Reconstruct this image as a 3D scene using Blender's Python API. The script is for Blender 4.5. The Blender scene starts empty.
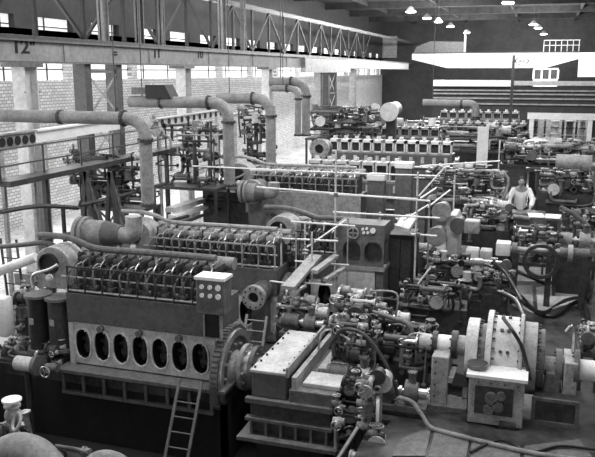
import bpy, bmesh, math, random
from mathutils import Vector, Matrix
R = math.radians
SC = bpy.context.scene
COL = SC.collection
# ---------------------------------------------------------------- camera
F = 746.0; H = 5.5
PIT = math.atan(156.5 / F); YAW = math.atan(247.5 / math.hypot(F, 156.5))
cam = bpy.data.objects.new('camera', bpy.data.cameras.new('camera')); COL.objects.link(cam)
cam.location = (0, 0, H); cam.rotation_euler = (math.pi / 2 - PIT, 0, YAW)
cam.data.sensor_width = 36; cam.data.lens = F / 595 * 36; cam.data.clip_end = 300
SC.camera = cam
SC.view_settings.view_transform = 'Standard'; SC.view_settings.look = 'None'
SC.view_settings.gamma = 1; SC.view_settings.exposure = 0.45

def at(px, py, X=None, Y=None, z=None):
    """world point seen at a photograph pixel, on the plane X=, Y= or z="""
    a = px - 297.5; b = 228.5 - py
    fw = F * math.cos(PIT) + b * math.sin(PIT); up = b * math.cos(PIT) - F * math.sin(PIT)
    d = (a * math.cos(YAW) - fw * math.sin(YAW), a * math.sin(YAW) + fw * math.cos(YAW), up)
    t = X / d[0] if X is not None else Y / d[1] if Y is not None else (z - H) / d[2]
    return Vector((d[0] * t, d[1] * t, H + d[2] * t))

# ---------------------------------------------------------------- materials (greys only: a black and white photograph)
def mat(name, v, rough=.6, metal=0.0, var=.35, scale=6.0, bump=.15, emit=0):
    m = bpy.data.materials.new(name); m.use_nodes = True
    nt = m.node_tree; b = nt.nodes['Principled BSDF']
    b.inputs['Roughness'].default_value = rough; b.inputs['Metallic'].default_value = metal
    tc = nt.nodes.new('ShaderNodeTexCoord'); n = nt.nodes.new('ShaderNodeTexNoise')
    n.inputs['Scale'].default_value = scale; n.inputs['Detail'].default_value = 8; n.inputs['Roughness'].default_value = .7
    nt.links.new(tc.outputs['Object'], n.inputs['Vector'])
    cr = nt.nodes.new('ShaderNodeValToRGB')
    lo = v * (1 - var); hi = min(1, v * (1 + var))
    cr.color_ramp.elements[0].position = .42; cr.color_ramp.elements[0].color = (lo, lo, lo, 1)
    cr.color_ramp.elements[1].position = .58; cr.color_ramp.elements[1].color = (hi, hi, hi, 1)
    n3 = nt.nodes.new('ShaderNodeTexNoise'); n3.inputs['Scale'].default_value = scale*5; n3.inputs['Detail'].default_value = 6; n3.inputs['Roughness'].default_value = .8
    nt.links.new(tc.outputs['Object'], n3.inputs['Vector'])
    mx = nt.nodes.new('ShaderNodeMix'); mx.inputs[0].default_value = .5
    nt.links.new(n.outputs['Fac'], mx.inputs[2]); nt.links.new(n3.outputs['Fac'], mx.inputs[3])
    nt.links.new(mx.outputs[0], cr.inputs['Fac']); nt.links.new(cr.outputs['Color'], b.inputs['Base Color'])
    if bump:
        n2 = nt.nodes.new('ShaderNodeTexNoise'); n2.inputs['Scale'].default_value = scale * 5; n2.inputs['Detail'].default_value = 4
        nt.links.new(tc.outputs['Object'], n2.inputs['Vector'])
        bp = nt.nodes.new('ShaderNodeBump'); bp.inputs['Strength'].default_value = bump; bp.inputs['Distance'].default_value = .02
        nt.links.new(n2.outputs['Fac'], bp.inputs['Height']); nt.links.new(bp.outputs['Normal'], b.inputs['Normal'])
    if emit:
        b.inputs['Emission Color'].default_value = (1, 1, 1, 1); b.inputs['Emission Strength'].default_value = emit
    return m
def brick_mat():
    m = mat('brickwork', .5, .9); nt = m.node_tree; b = nt.nodes['Principled BSDF']
    br = nt.nodes.new('ShaderNodeTexBrick'); tc = nt.nodes.new('ShaderNodeTexCoord'); mp = nt.nodes.new('ShaderNodeMapping')
    mp.inputs['Rotation'].default_value = (0, R(90), R(90))
    sx = nt.nodes.new('ShaderNodeSeparateXYZ'); cx = nt.nodes.new('ShaderNodeCombineXYZ')
    nt.links.new(tc.outputs['Object'], sx.inputs[0]); nt.links.new(sx.outputs['Y'], cx.inputs['X']); nt.links.new(sx.outputs['Z'], cx.inputs['Y'])
    nt.links.new(cx.outputs[0], br.inputs['Vector'])
    br.inputs['Scale'].default_value = 2.2; br.inputs['Color1'].default_value = (.55, .55, .55, 1); br.inputs['Color2'].default_value = (.78, .78, .78, 1)
    br.inputs['Mortar'].default_value = (.3, .3, .3, 1); br.inputs['Mortar Size'].default_value = .03
    nt.links.new(br.outputs['Color'], b.inputs['Base Color'])
    return m
M = dict(
    black=mat('black_grime_and_shade', .012, .6, var=.6), dark=mat('dark_painted_iron', .045, .5, var=.55, scale=9), mid=mat('grey_machine_paint', .125, .5, var=.4, scale=7),  # black also colours in the shade inside ports and mouths
    panel=mat('grey_cover_paint', .105, .45, var=.25, scale=3), light=mat('light_grey_paint', .33, .5, var=.35, scale=5), pale=mat('pale_grey_paint', .55, .5, var=.25, scale=4),
    white=mat('white_paint', .85, .5, var=.12, scale=3), steel=mat('bright_steel', .6, .32, .75, var=.3, scale=12), lag=mat('pipe_lagging', .24, .7, var=.3, scale=4, bump=.3),
    girder=mat('girder_grey_paint', .30, .7, var=.25, scale=1.2), column=mat('column_pale_paint', .55, .7, var=.2, scale=2),
    floor=mat('oily_floor_plates', .05, .35, var=.65, scale=1.3), aisle=mat('concrete_aisle', .5, .8, var=.3, scale=1.5), pit=mat('near_black_pit', .005, .9, var=.7, scale=2),
    roof=mat('dark_roof_lining', .035, .9, var=.4, scale=.5), rear=mat('dark_wall_and_roof_shade', .05, .9, var=.2, scale=.4), brick=brick_mat(),
    ink=mat('black_lettering', .01, .8, var=.1, bump=0), rubber=mat('black_rubber_hose', .015, .35, var=.3), coat=mat('white_cotton_coat', .95, .9, var=.1, bump=.3, scale=20),
    skin=mat('skin', .4, .6, var=.1, bump=0), hair=mat('dark_hair', .03, .8), daylight=mat('daylit_glass', .85, .4, var=.15, scale=.8, emit=.55),
    lamp=mat('lamp_glow', .9, .4, emit=8), dial=mat('dial_face', .9, .3, var=.05, bump=0), cloth=mat('trouser_cloth', .03, .9))

# ---------------------------------------------------------------- mesh builder
class MB:
    def __init__(s): s.bm = bmesh.new()
    def box(s, c, d, rot=None, bev=0):
        g = bmesh.ops.create_cube(s.bm, size=1)['verts']
        m = Matrix.Translation(Vector(c)) @ (rot.to_4x4() if rot else Matrix.Identity(4)) @ Matrix.Diagonal((d[0], d[1], d[2], 1))
        bmesh.ops.transform(s.bm, matrix=m, verts=g)
        if bev: 
            es = list({e for v in g for e in v.link_edges}); bmesh.ops.bevel(s.bm, geom=es, offset=bev, segments=2, affect='EDGES', profile=.5)
        return s
    def b2(s, x0, x1, y0, y1, z0, z1, bev=0): return s.box(((x0+x1)/2, (y0+y1)/2, (z0+z1)/2), (abs(x1-x0), abs(y1-y0), abs(z1-z0)), bev=bev)
    @staticmethod
    def frame(a, b):
        d = (Vector(b) - Vector(a)); q = d.to_track_quat('Z', 'Y'); return d.length, q.to_matrix()
    def bar(s, a, b, w, h=None):
        L, r = s.frame(a, b); return s.box((Vector(a) + Vector(b)) / 2, (h or w, w, L), r)
    def cyl(s, a, b, r, r2=None, n=14):
        L, q = s.frame(a, b)
        g = bmesh.ops.create_cone(s.bm, cap_ends=True, segments=n, radius1=r, radius2=r if r2 is None else r2, depth=L)['verts']
        bmesh.ops.transform(s.bm, matrix=Matrix.Translation((Vector(a) + Vector(b)) / 2) @ q.to_4x4(), verts=g); return s
    def sph(s, c, r, sc=(1, 1, 1), u=12, v=8):
        g = bmesh.ops.create_uvsphere(s.bm, u_segments=u, v_segments=v, radius=r)['verts']
        bmesh.ops.transform(s.bm, matrix=Matrix.Translation(Vector(c)) @ Matrix.Diagonal((*sc, 1)), verts=g); return s
    def ring(s, a, b, ro, ri, n=24):
        L, q = s.frame(a, b); a = Vector(a); b = Vector(b); L_ = []
        for p, rr in ((a, ro), (b, ro), (b, ri), (a, ri)):
            L_.append([s.bm.verts.new(p + q @ Vector((rr*math.cos(t*2*math.pi/n), rr*math.sin(t*2*math.pi/n), 0))) for t in range(n)])
        for k in range(4):
            A, B = L_[k], L_[(k+1) % 4]
            for t in range(n): s.bm.faces.new((A[t], A[(t+1) % n], B[(t+1) % n], B[t]))
        return s
    def tube(s, pts, r, n=8, smooth=3, cap=True):
        P = [Vector(p) for p in pts]
        if smooth and len(P) > 2:
            Q = []
            for i in range(len(P) - 1):
                p0 = P[max(i-1, 0)]; p1 = P[i]; p2 = P[i+1]; p3 = P[min(i+2, len(P)-1)]
                for k in range(smooth):
                    t = k / smooth
                    Q.append(.5*((2*p1)+(p2-p0)*t+(2*p0-5*p1+4*p2-p3)*t*t+(3*p1-p0-3*p2+p3)*t**3))
            Q.append(P[-1]); P = Q
        rings = []; up = None
        for i, p in enumerate(P):
            d = (P[min(i+1, len(P)-1)] - P[max(i-1, 0)]).normalized()
            if up is None: up = d.orthogonal().normalized()
            up = (up - d * up.dot(d)).normalized(); v = d.cross(up)
            rings.append([s.bm.verts.new(p + (up*math.cos(2*math.pi*k/n) + v*math.sin(2*math.pi*k/n))*r) for k in range(n)])
        for A, B in zip(rings, rings[1:]):
            for k in range(n): s.bm.faces.new((A[k], A[(k+1) % n], B[(k+1) % n], B[k]))
        if cap: s.bm.faces.new(rings[0][::-1]); s.bm.faces.new(rings[-1])
        return s
    def prism(s, pts, off):
        """polygon pts (3-D) extruded by vector off"""
        A = [s.bm.verts.new(Vector(p)) for p in pts]; B = [s.bm.verts.new(Vector(p) + Vector(off)) for p in pts]; n = len(A)
        s.bm.faces.new(A[::-1]); s.bm.faces.new(B)
        for k in range(n): s.bm.faces.new((A[k], A[(k+1) % n], B[(k+1) % n], B[k]))
        return s
    def pipe_el(s, pts, r, rad=.3, n=14, steps=6):
        """straight runs joined by round elbows"""
        P = [Vector(p) for p in pts]; out = [P[0]]
        for i in range(1, len(P)-1):
            a = (P[i-1]-P[i]); b = (P[i+1]-P[i]); k = min(rad, a.length*.49, b.length*.49)
            p0 = P[i]+a.normalized()*k; p2 = P[i]+b.normalized()*k
            for t in range(steps+1):
                t /= steps; out.append(p0*(1-t)**2 + P[i]*2*t*(1-t) + p2*t*t)
        out.append(P[-1]); return s.tube(out, r, n, smooth=0)
    def build(s, name, m, parent=None, bev=0, origin=None):
        o_ = origin
        if parent is not None: o_ = Vector(parent['_o'])
        elif o_ is None:
            vs = [v.co for v in s.bm.verts]
            o_ = Vector(((min(v.x for v in vs)+max(v.x for v in vs))/2, (min(v.y for v in vs)+max(v.y for v in vs))/2, min(v.z for v in vs)))
        bmesh.ops.translate(s.bm, vec=-Vector(o_), verts=s.bm.verts[:])
        bmesh.ops.recalc_face_normals(s.bm, faces=s.bm.faces[:])
        for f in s.bm.faces: f.smooth = True
        me = bpy.data.meshes.new(name); s.bm.to_mesh(me); s.bm.free(); me.set_sharp_from_angle(angle=R(35))
        me.materials.append(M[m]); ob = bpy.data.objects.new(name, me); COL.objects.link(ob)
        if parent is not None: ob.parent = parent; ob['_o'] = list(o_)
        else: ob.location = o_; ob['_o'] = list(o_)
        if bev:
            md = ob.modifiers.new('bevel', 'BEVEL'); md.width = bev; md.segments = 2; md.limit_method = 'ANGLE'
        return ob
# a part of a part: same origin as its parent, because every part mesh sits at its thing's origin
def tag(o, label, cat, group=None):
    o['label'] = label; o['category'] = cat
    if group: o['group'] = group
    return o
def thing(name, label, cat, loc, group=None):
    o = bpy.data.objects.new(name, None); COL.objects.link(o); o.location = loc; o['_o'] = list(loc); o.empty_display_size = .1
    return tag(o, label, cat, group)
def struct(mb, name, m):
    o = mb.build(name, m); o['kind'] = 'structure'; return o
def copy_tree(o, parent=None, loc=None):
    c = o.copy(); COL.objects.link(c); c.parent = parent
    if loc is not None: c.location = loc
    for ch in list(o.children): copy_tree(ch, c)
    return c
V = Vector
def hexbolts(mb, c, axis, rad, n, br=.012, h=.02):
    """ring of bolt heads round c, axis is a unit vector"""
    q = V(axis).to_track_quat('Z', 'Y')
    for k in range(n):
        p = V(c) + q @ V((rad*math.cos(2*math.pi*k/n), rad*math.sin(2*math.pi*k/n), 0))
        mb.cyl(p, p + V(axis)*h, br, n=6)

# ================================================================= THE SETTING
PX0, PX1, PY0, PY1, PZ = -11.6, -2.3, 3.5, 11.15, -1.35      # the pit in front of the first engine
f_ = MB()
NX, NY = -4.95, 12.75
f_.b2(PX0, NX, PY1, 85, -.2, 0); f_.b2(NX, PX1, NY, 85, -.2, 0); f_.b2(PX1, 16, 0, 85, -.2, 0); f_.b2(-12, PX0, 0, 85, -.2, 0); f_.b2(PX0, PX1, 0, PY0, -.2, 0)
struct(f_, 'floor', 'floor')
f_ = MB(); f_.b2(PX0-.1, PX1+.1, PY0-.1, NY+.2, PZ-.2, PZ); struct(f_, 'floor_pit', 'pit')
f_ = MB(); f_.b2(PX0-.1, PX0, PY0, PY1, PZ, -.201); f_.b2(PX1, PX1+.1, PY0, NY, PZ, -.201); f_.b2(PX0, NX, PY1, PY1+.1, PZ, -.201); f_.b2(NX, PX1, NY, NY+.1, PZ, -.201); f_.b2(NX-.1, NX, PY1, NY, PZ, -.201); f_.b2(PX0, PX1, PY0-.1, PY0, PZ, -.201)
struct(f_, 'wall_pit', 'pit')  # pit floor and walls in near-black
f_ = MB(); f_.b2(-18, -12, 0, 85, -.2, .01); struct(f_, 'floor_aisle', 'aisle')
WX = -17.5
# left wall with a long strip window and a high clerestory
cz0, cz1 = at(80, 39, X=WX).z, at(80, 21, X=WX).z
w = MB(); w.b2(WX-.3, WX, 5, 85, 0, 5.2)
w.b2(WX-.3, WX, 5, 85, 5.95, 7.0)
for k in range(17): w.b2(WX-.3, WX, 6+k*4.8, 6.5+k*4.8, 5.2, 5.95)
struct(w, 'wall_left', 'brick')
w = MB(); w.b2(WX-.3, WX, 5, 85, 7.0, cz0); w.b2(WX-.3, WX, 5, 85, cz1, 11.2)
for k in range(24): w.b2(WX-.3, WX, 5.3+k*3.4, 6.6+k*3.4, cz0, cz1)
struct(w, 'wall_left_upper_shaded', 'rear')  # upper wall coloured dark for the roof's shadow
for i, (z0, z1) in enumerate(((5.2, 5.95), (cz0, cz1))):
    g = MB(); g.b2(WX-.28, WX-.24, 5, 85, z0, z1); o = struct(g, 'window_%d' % (i+1), 'daylight')
    fr = MB()
    for k in range(34): fr.b2(WX-.24, WX-.2, 5+k*2.4, 5.05+k*2.4, z0, z1)
    fr.b2(WX-.24, WX-.2, 5, 85, (z0+z1)/2, (z0+z1)/2+.04)
    fr.build('glazing_bars', 'dark', o)
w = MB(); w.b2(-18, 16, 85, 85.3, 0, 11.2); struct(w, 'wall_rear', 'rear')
w = MB(); w.b2(-18, 16, 0, 85, 11, 11.2)
for k in range(9): w.b2(-18, 16, 12+k*8.2, 12.25+k*8.2, 10.5, 11)
for k in range(6): w.b2(-14+k*5.5, -13.85+k*5.5, 0, 85, 10.7, 11)
struct(w, 'ceiling', 'roof')  # lining in dark grey
w = MB(); w.b2(15.7, 16, 0, 85, 0, 11); struct(w, 'wall_right', 'rear')
# high pale panels on the rear wall
a = at(342, 58, Y=84.9); b = at(398, 36, Y=84.9)
for i in range(3):
    g = MB(); x0 = a.x + (b.x-a.x)*(i/3+.02); g.b2(x0, x0+(b.x-a.x)*.3, 84.8, 85, a.z, b.z); struct(g, 'window_%d' % (i+4), 'light')
# partition with the lit doorway
a = at(532, 114, Y=56); b = at(588, 149, Y=56); l = at(434, 86, Y=56)
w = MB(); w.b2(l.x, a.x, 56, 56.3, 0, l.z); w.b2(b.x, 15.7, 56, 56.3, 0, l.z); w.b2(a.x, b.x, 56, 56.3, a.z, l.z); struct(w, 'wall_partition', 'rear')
tz = at(434, 80, Y=56).z
w = MB(); w.b2(l.x, at(512, 80, Y=56).x, 55.6, 56.3, l.z, tz); struct(w, 'trim_1', 'white')
w = MB(); w.b2(at(513, 80, Y=56).x, 15.7, 55.8, 56.3, l.z+.08, tz-.05); struct(w, 'trim_2', 'pale')
w = MB()
for k, py in enumerate((90.5, 94, 98.5, 104)):
    z_ = at(500, py, Y=55.9).z; w.b2(l.x, 15.7, 55.85, 56, z_-.05, z_+.05)
struct(w, 'trim_3', 'light')
w = MB(); t_ = .3; w.b2(a.x-t_/2, a.x+t_/2, 55.8, 56, 0, a.z); w.b2(b.x-t_/2, b.x+t_/2, 55.8, 56, 0, a.z); w.b2(a.x-t_, b.x+t_, 55.75, 56, a.z-.35, a.z+.1)
struct(w, 'door_1', 'white')
DA, DB = a.copy(), b.copy()
w = MB(); w.b2(a.x-1, b.x+1, 60, 60.2, 0, 3.6); struct(w, 'wall_beyond', 'light')
DOORC = ((a.x+b.x)/2, 58, 3.4)
w = MB(); w.b2(a.x-1, a.x-.8, 56.3, 60, 0, 3.6); w.b2(b.x+.8, b.x+1, 56.3, 60, 0, 3.6); w.b2(a.x-1, b.x+1, 56.3, 60.2, 3.6, 3.8); struct(w, 'wall_annex', 'pale')

# ================================================================= LAMPS AND LIGHT
for i, (px, py, Y) in enumerate(((410.7, 11.5, 49), (427, 18, 55), (438.5, 21.7, 59), (450.5, 26.4, 65), (466.7, 32.5, 75), (508, 2.5, 43), (533.5, 24.5, 63), (538, 28, 68), (543.7, 34, 78))):
    p = at(px, py, Y=Y); t = thing('high_bay_lamp', ('%s lamp of the %s row hung under the dark roof' % (['nearest', 'second nearest', 'middle', 'fourth', 'furthest'][i], 'left') if i < 5 else '%s lamp of the right row above the crane' % ['nearest', 'second nearest', 'third nearest', 'furthest'][i-5]), 'lamp', p, 'high bay lamps under the roof')
    MB().cyl(p, p+V((0, 0, .3)), .34, .1, 20).build('lamp_shade', 'light', t)
    MB().cyl(p-V((0, 0, .06)), p, .28, .32, 20).build('bulb', 'lamp', t)
    MB().cyl(p+V((0, 0, .3)), V((p.x, p.y, 11)), .02, n=6).build('hanging_rod', 'dark', t)
    L = bpy.data.lights.new('lamp_light', 'POINT'); L.energy = 900; L.shadow_soft_size = .4
    o = bpy.data.objects.new('lamp_light', L); COL.objects.link(o); o.location = p-V((0, 0, .7))
def area(loc, sx, sy, e, rot=(0, 0, 0)):
    L = bpy.data.lights.new('added_light', 'AREA'); L.shape = 'RECTANGLE'; L.size = sx; L.size_y = sy; L.energy = e
    o = bpy.data.objects.new('added_light', L); COL.objects.link(o); o.location = loc; o.rotation_euler = rot
area(DOORC, 4, 1.5, 130)  # added light that brightens the space behind the doorway
# lights added under the closed roof, then the daylight of the long side windows
for k in range(4): area((-4, 10+k*9, 10.4), 9, 2.2, 640)
for k in range(3): area((-3, 47+k*12, 10.4), 14, 2.2, 700)  # added to lift the far hall
area((7, 18, 10.4), 4, 14, 420)  # added to lift the right side
area((-15, 32, 10.4), 3, 44, 1200)  # added over the aisle to brighten the left wall
area((WX+.4, 24, 4.6), 6.0, 34, 1900, (0, R(-90), 0))
area((WX+.4, 60, 4.6), 6.0, 34, 900, (0, R(-90), 0))
wd = bpy.data.worlds.new('world'); SC.world = wd; wd.use_nodes = True
wd.node_tree.nodes['Background'].inputs[0].default_value = (1, 1, 1, 1); wd.node_tree.nodes['Background'].inputs[1].default_value = .36

# ================================================================= CRANE RUNWAY, COLUMNS, LATTICE
GX = -12.5; GZ0, GZ1 = 5.72, 6.31
t = thing('crane_girder', 'long pale crane runway girder along the left side with painted numbers', 'girder', (GX, 40, GZ0))
MB().b2(GX-.25, GX, 6, 73, GZ0+.05, GZ1-.05).build('web', 'girder', t)
MB().b2(GX-.4, GX+.12, 6, 73, GZ1-.05, GZ1).b2(GX-.4, GX+.12, 6, 73, GZ0, GZ0+.05).build('flange', 'mid', t)
for k in range(14):
    y = 8.5+4.7*k; MB().b2(GX, GX+.03, y-.03, y+.03, GZ0+.05, GZ1-.05).build('stiffener', 'girder', t)
MB().b2(GX-.2, GX-.05, 6, 73, GZ1, GZ1+.1).build('rail', 'dark', t)
w = MB(); ya = at(301, 60, X=GX).y; yb = at(347, 60, X=GX).y
w.b2(GX, GX+.25, ya, yb, GZ0-.25, GZ1-.08).build('end_truck', 'light', t)
w = MB(); w.b2(GX, GX+.1, yb, 72.5, GZ0+.05, GZ1+.02).build('white_section', 'pale', t)
def text(s, p, size, parent, rot):
    c = bpy.data.curves.new('painted_number', 'FONT'); c.body = s; c.size = size; c.extrude = .004; c.offset = .008; c.align_x = 'CENTER'; c.align_y = 'CENTER'
    o = bpy.data.objects.new('painted_number', c); me = bpy.data.meshes.new_from_object(o); bpy.data.objects.remove(o)
    me.materials.append(M['ink']); o = bpy.data.objects.new('painted_number', me); COL.objects.link(o)
    o.parent = parent; o.location = V(p) - V(parent['_o']); o.rotation_euler = rot; o.scale = (1.7, 1.15, 1); return o
for s, px, py, sz in (('12"', 24, 47.5, .40), ('=', 115, 54, .3), ('11', 157, 54, .32), ('10', 200, 55, .32)):
    text(s, at(px, py, X=GX+.01), sz, t, (R(90), 0, R(90)))
# columns under the girder
for i, (px, w_) in enumerate(((28, .62), (186, .6), (269, .62), (320, .5), (354, .5))):
    y = at(px, 80, X=GX).y
    t = thing('steel_column', '%s pale steel column carrying the left crane girder' % ['nearest', 'second nearest', 'third', 'fourth', 'furthest'][i], 'column', (GX-.15, y, 0), 'columns under the crane girder')
    m_ = 'column' if i < 3 else 'girder'
    MB().b2(GX-.28, GX+.1, y-.26, y-.22, .3, GZ0-.1).b2(GX-.28, GX+.1, y+.22, y+.26, .3, GZ0-.1).b2(GX-.12, GX-.08, y-.22, y+.22, .3, GZ0-.1).build('shaft', m_, t)
    MB().b2(GX-.45, GX+.15, y-.45, y+.45, GZ0-.1, GZ0).build('cap_plate', 'mid', t)
    MB().b2(GX-.5, GX+.2, y-.5, y+.5, 0, .3).build('base_plate', 'mid', t)
    b_ = MB()
    for k in range(9):
        for dy in (-.2, .2): b_.cyl((GX+.1, y+dy*1.5, .6+k*.55), (GX+.12, y+dy*1.5, .6+k*.55), .02, n=6)
    b_.build('rivets', 'mid', t)
# braced trestle between first and second column
for i, px in enumerate((90, 330)):
    y = at(px, 80, X=GX).y; y2 = y+1.7
    t = thing('braced_trestle', ['dark braced steel trestle with pale cross bracing between the near columns', 'far dark braced steel trestle beyond the third column'][i], 'trestle', (GX-.2, y+.8, 0), 'braced trestles')
    for yy in (y, y2): MB().b2(GX-.45, GX-.05, yy-.16, yy+.16, 0, GZ0).build('post', 'dark', t)
    for k in range(4):
        z0 = .3+k*1.3; MB().bar((GX-.1, y, z0), (GX-.1, y2, z0+1.3), .07, .02).bar((GX-.14, y2, z0), (GX-.14, y, z0+1.3), .07, .02).build('cross_brace', 'light' if k > 1 else 'mid', t)
        MB().b2(GX-.2, GX-.08, y, y2, z0+1.27, z0+1.35).build('strut', 'mid', t)
# roof lattice standing on the girder
t = thing('lattice_truss', 'dark lattice truss with diagonal members standing above the left crane girder', 'truss', (GX-1.0, 40, GZ1))
LX = GX-1.0
MB().b2(LX-.1, LX+.1, 8, 84, GZ1, GZ1+.16).build('bottom_chord', 'dark', t)
MB().b2(LX-.1, LX+.1, 8, 84, 8.4, 8.6).build('top_chord', 'dark', t)
yy = 11.0; k = 0
while yy < 60:
    MB().b2(LX-.05, LX+.05, yy-.06, yy+.06, GZ1+.1, 8.45).build('post', 'black', t)
    MB().bar((LX, yy, 8.4 if k % 2 else GZ1+.16), (LX, yy+2.35, GZ1+.16 if k % 2 else 8.4), .09).build('diagonal', 'black', t)
    yy += 2.35; k += 1
for i, (px, w_) in enumerate(((103, .34), (139, .3), (222, .42), (161, .16), (243, .2))):
    y = at(px, 20, X=GX-.5).y
    t = thing('roof_post', 'upright roof post %s rising above the crane girder' % ['nearest the painted twelve,', 'second from the left,', 'fourth from the left, broad and pale,', 'third from the left, thin,', 'furthest back, thin,'][i], 'post', (GX-.5, y, GZ1), 'roof posts above the girder')
    MB().b2(GX-.6, GX-.4, y-w_/2, y-w_/2+.05, GZ1, 10.9).b2(GX-.6, GX-.4, y+w_/2-.05, y+w_/2, GZ1, 10.9).b2(GX-.52, GX-.48, y-w_/2, y+w_/2, GZ1, 10.9).build('shaft', 'girder' if i in (0, 2) else 'mid', t)
    MB().b2(GX-.75, GX-.3, y-w_, y+w_, GZ1, GZ1+.08).build('foot_plate', 'dark', t)

# crane bridge across the hall
CY = 73
xl = at(412, 55, Y=CY).x; xk = at(447, 68, Y=CY).x; xr = at(595, 55, Y=CY).x+4
zt = at(450, 53.5, Y=CY).z; zb = at(450, 68, Y=CY).z; zm = at(412, 59.5, Y=CY).z
t = thing('overhead_crane', 'white box girder travelling crane spanning the far hall', 'crane', (0, CY, zb))
xm = at(545, 60, Y=CY).x; xe = at(579, 60, Y=CY).x
MB().prism([(xl, CY, zt), (xl, CY, zm), (xk, CY, zb), (xm, CY, zb), (xe, CY, zm), (xe, CY, zt)], (0, .9, 0)).build('bridge_beam', 'white', t)
MB().b2(xe, xr, CY, CY+.9, at(590, 77, Y=CY).z, zt).build('end_beam', 'white', t)
MB().b2(xl, xe, CY-.05, CY+.95, zt, zt+.1).build('top_flange', 'dark', t)
rl = MB(); x0 = at(544, 40, Y=CY).x; zr = at(544, 40, Y=CY).z
for k in range(7): rl.b2(x0+k*.5, x0+.05+k*.5, CY, CY+.05, zt, zr)
rl.b2(x0, x0+3.1, CY, CY+.05, zr-.06, zr).b2(x0, x0+3.1, CY, CY+.05, zr-.5, zr-.45).build('guard_rail', 'pale', t)
xa = at(413, 40, Y=CY).x; xb = at(464, 40, Y=CY).x; zz = at(440, 42, Y=CY).z
MB().prism([(xa, CY+.3, zt), (xb, CY+.3, zt), (xb, CY+.3, zz), (xa+1.6, CY+.3, zz+.1), (xa+.3, CY+.3, zz-.4)], (0, .3, 0)).build('hoist_cover', 'mid', t)
MB().b2(xb, xb+.2, CY, CY+.2, zt, at(464, 30, Y=CY).z).build('mast', 'light', t)
em = at(522, 61, Y=CY-.02)
e_ = MB(); n = 28
for (ro, ri) in ((1.0, .82),):
    for k in range(n):
        a0, a1 = 2*math.pi*k/n, 2*math.pi*(k+1)/n
        e_.prism([(em.x+.62*ro*math.cos(a0), CY-.02, em.z+.38*ro*math.sin(a0)), (em.x+.62*ro*math.cos(a1), CY-.02, em.z+.38*ro*math.sin(a1)), (em.x+.62*ri*math.cos(a1), CY-.02, em.z+.38*ri*math.sin(a1)), (em.x+.62*ri*math.cos(a0), CY-.02, em.z+.38*ri*math.sin(a0))], (0, .02, 0))
e_.b2(em.x-.4, em.x+.4, CY-.02, CY, em.z-.05, em.z+.05).bar((em.x-.25, CY-.01, em.z-.22), (em.x, CY-.01, em.z+.25), .02, .08).bar((em.x+.25, CY-.01, em.z-.22), (em.x, CY-.01, em.z+.25), .02, .08)
e_.build('oval_emblem', 'ink', t)
ca = at(534, 68, Y=CY-1.4); cb = at(557, 88, Y=CY-1.4); zc = at(545, 79, Y=CY-1.4).z
t = thing('crane_cab', 'white operator cab with dark windows slung under the crane', 'cab', ((ca.x+cb.x)/2, CY-.6, cb.z))
MB().b2(ca.x, cb.x, CY-1.4, CY-.05, cb.z, zc).b2(ca.x, cb.x, CY-1.4, CY-.05, ca.z-.15, ca.z).build('cab_body', 'white', t)
for k in range(4):
    x = ca.x+(cb.x-ca.x)*k/3; MB().b2(x-.08, x+.08, CY-1.4, CY-1.28, zc, ca.z-.15).build('window_post', 'white', t)
MB().b2(ca.x+.08, cb.x-.08, CY-1.3, CY-.1, zc, ca.z-.15).build('window_glass', 'dark', t)
MB().b2(ca.x+.3, ca.x+.45, CY-.7, CY-.5, ca.z, zb).b2(cb.x-.45, cb.x-.3, CY-.7, CY-.5, ca.z, zb).build('hanger', 'dark', t)

# ================================================================= ENGINES
def se(v): return math.copysign(abs(v)**.8, v)
def oval_plate(mb, x0, x1, z0, z1, cx, cz, a, b, y, dep, n=32, inner=None):
    def rect(t):
        c, s = math.cos(t), math.sin(t); kx = ((x1-cx) if c > 0 else (cx-x0))/max(abs(c), 1e-6); kz = ((z1-cz) if s > 0 else (cz-z0))/max(abs(s), 1e-6)
        k = min(kx, kz); return V((cx+c*k, y, cz+s*k))
    ts = [2*math.pi*k/n for k in range(n)]
    for cxn, czn in ((x1, z1), (x0, z1), (x0, z0), (x1, z0)):
        ang = math.atan2(czn-cz, cxn-cx) % (2*math.pi); j = min(range(n), key=lambda q: abs(ts[q]-ang)); ts[j] = ang
    O = [mb.bm.verts.new(rect(t)) for t in ts]
    I = [mb.bm.verts.new((cx+a*se(math.cos(t)), y, cz+b*se(math.sin(t)))) for t in ts]
    D = [mb.bm.verts.new((cx+a*se(math.cos(t)), y+dep, cz+b*se(math.sin(t)))) for t in ts]
    tgt = mb if inner is None else inner
    if inner is not None:
        I2 = [inner.bm.verts.new(v.co) for v in I]; D2 = [inner.bm.verts.new(v.co) for v in D]
    else: I2, D2 = I, D
    for k in range(n):
        j = (k+1) % n; mb.bm.faces.new((O[k], O[j], I[j], I[k])); tgt.bm.faces.new((I2[k], I2[j], D2[j], D2[k]))
    tgt.bm.faces.new(D2)
    if inner is not None: bmesh.ops.delete(mb.bm, geom=D, context='VERTS')
def oval_ring(mb, cx, cz, a, b, wd_, y, t, n=28):
    for k in range(n):
        a0, a1 = 2*math.pi*k/n, 2*math.pi*(k+1)/n
        P = lambda an, g: (cx+(a+g)*se(math.cos(an)), y, cz+(b+g)*se(math.sin(an)))
        mb.prism([P(a0, 0), P(a1, 0), P(a1, wd_), P(a0, wd_)], (0, -t, 0))
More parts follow.
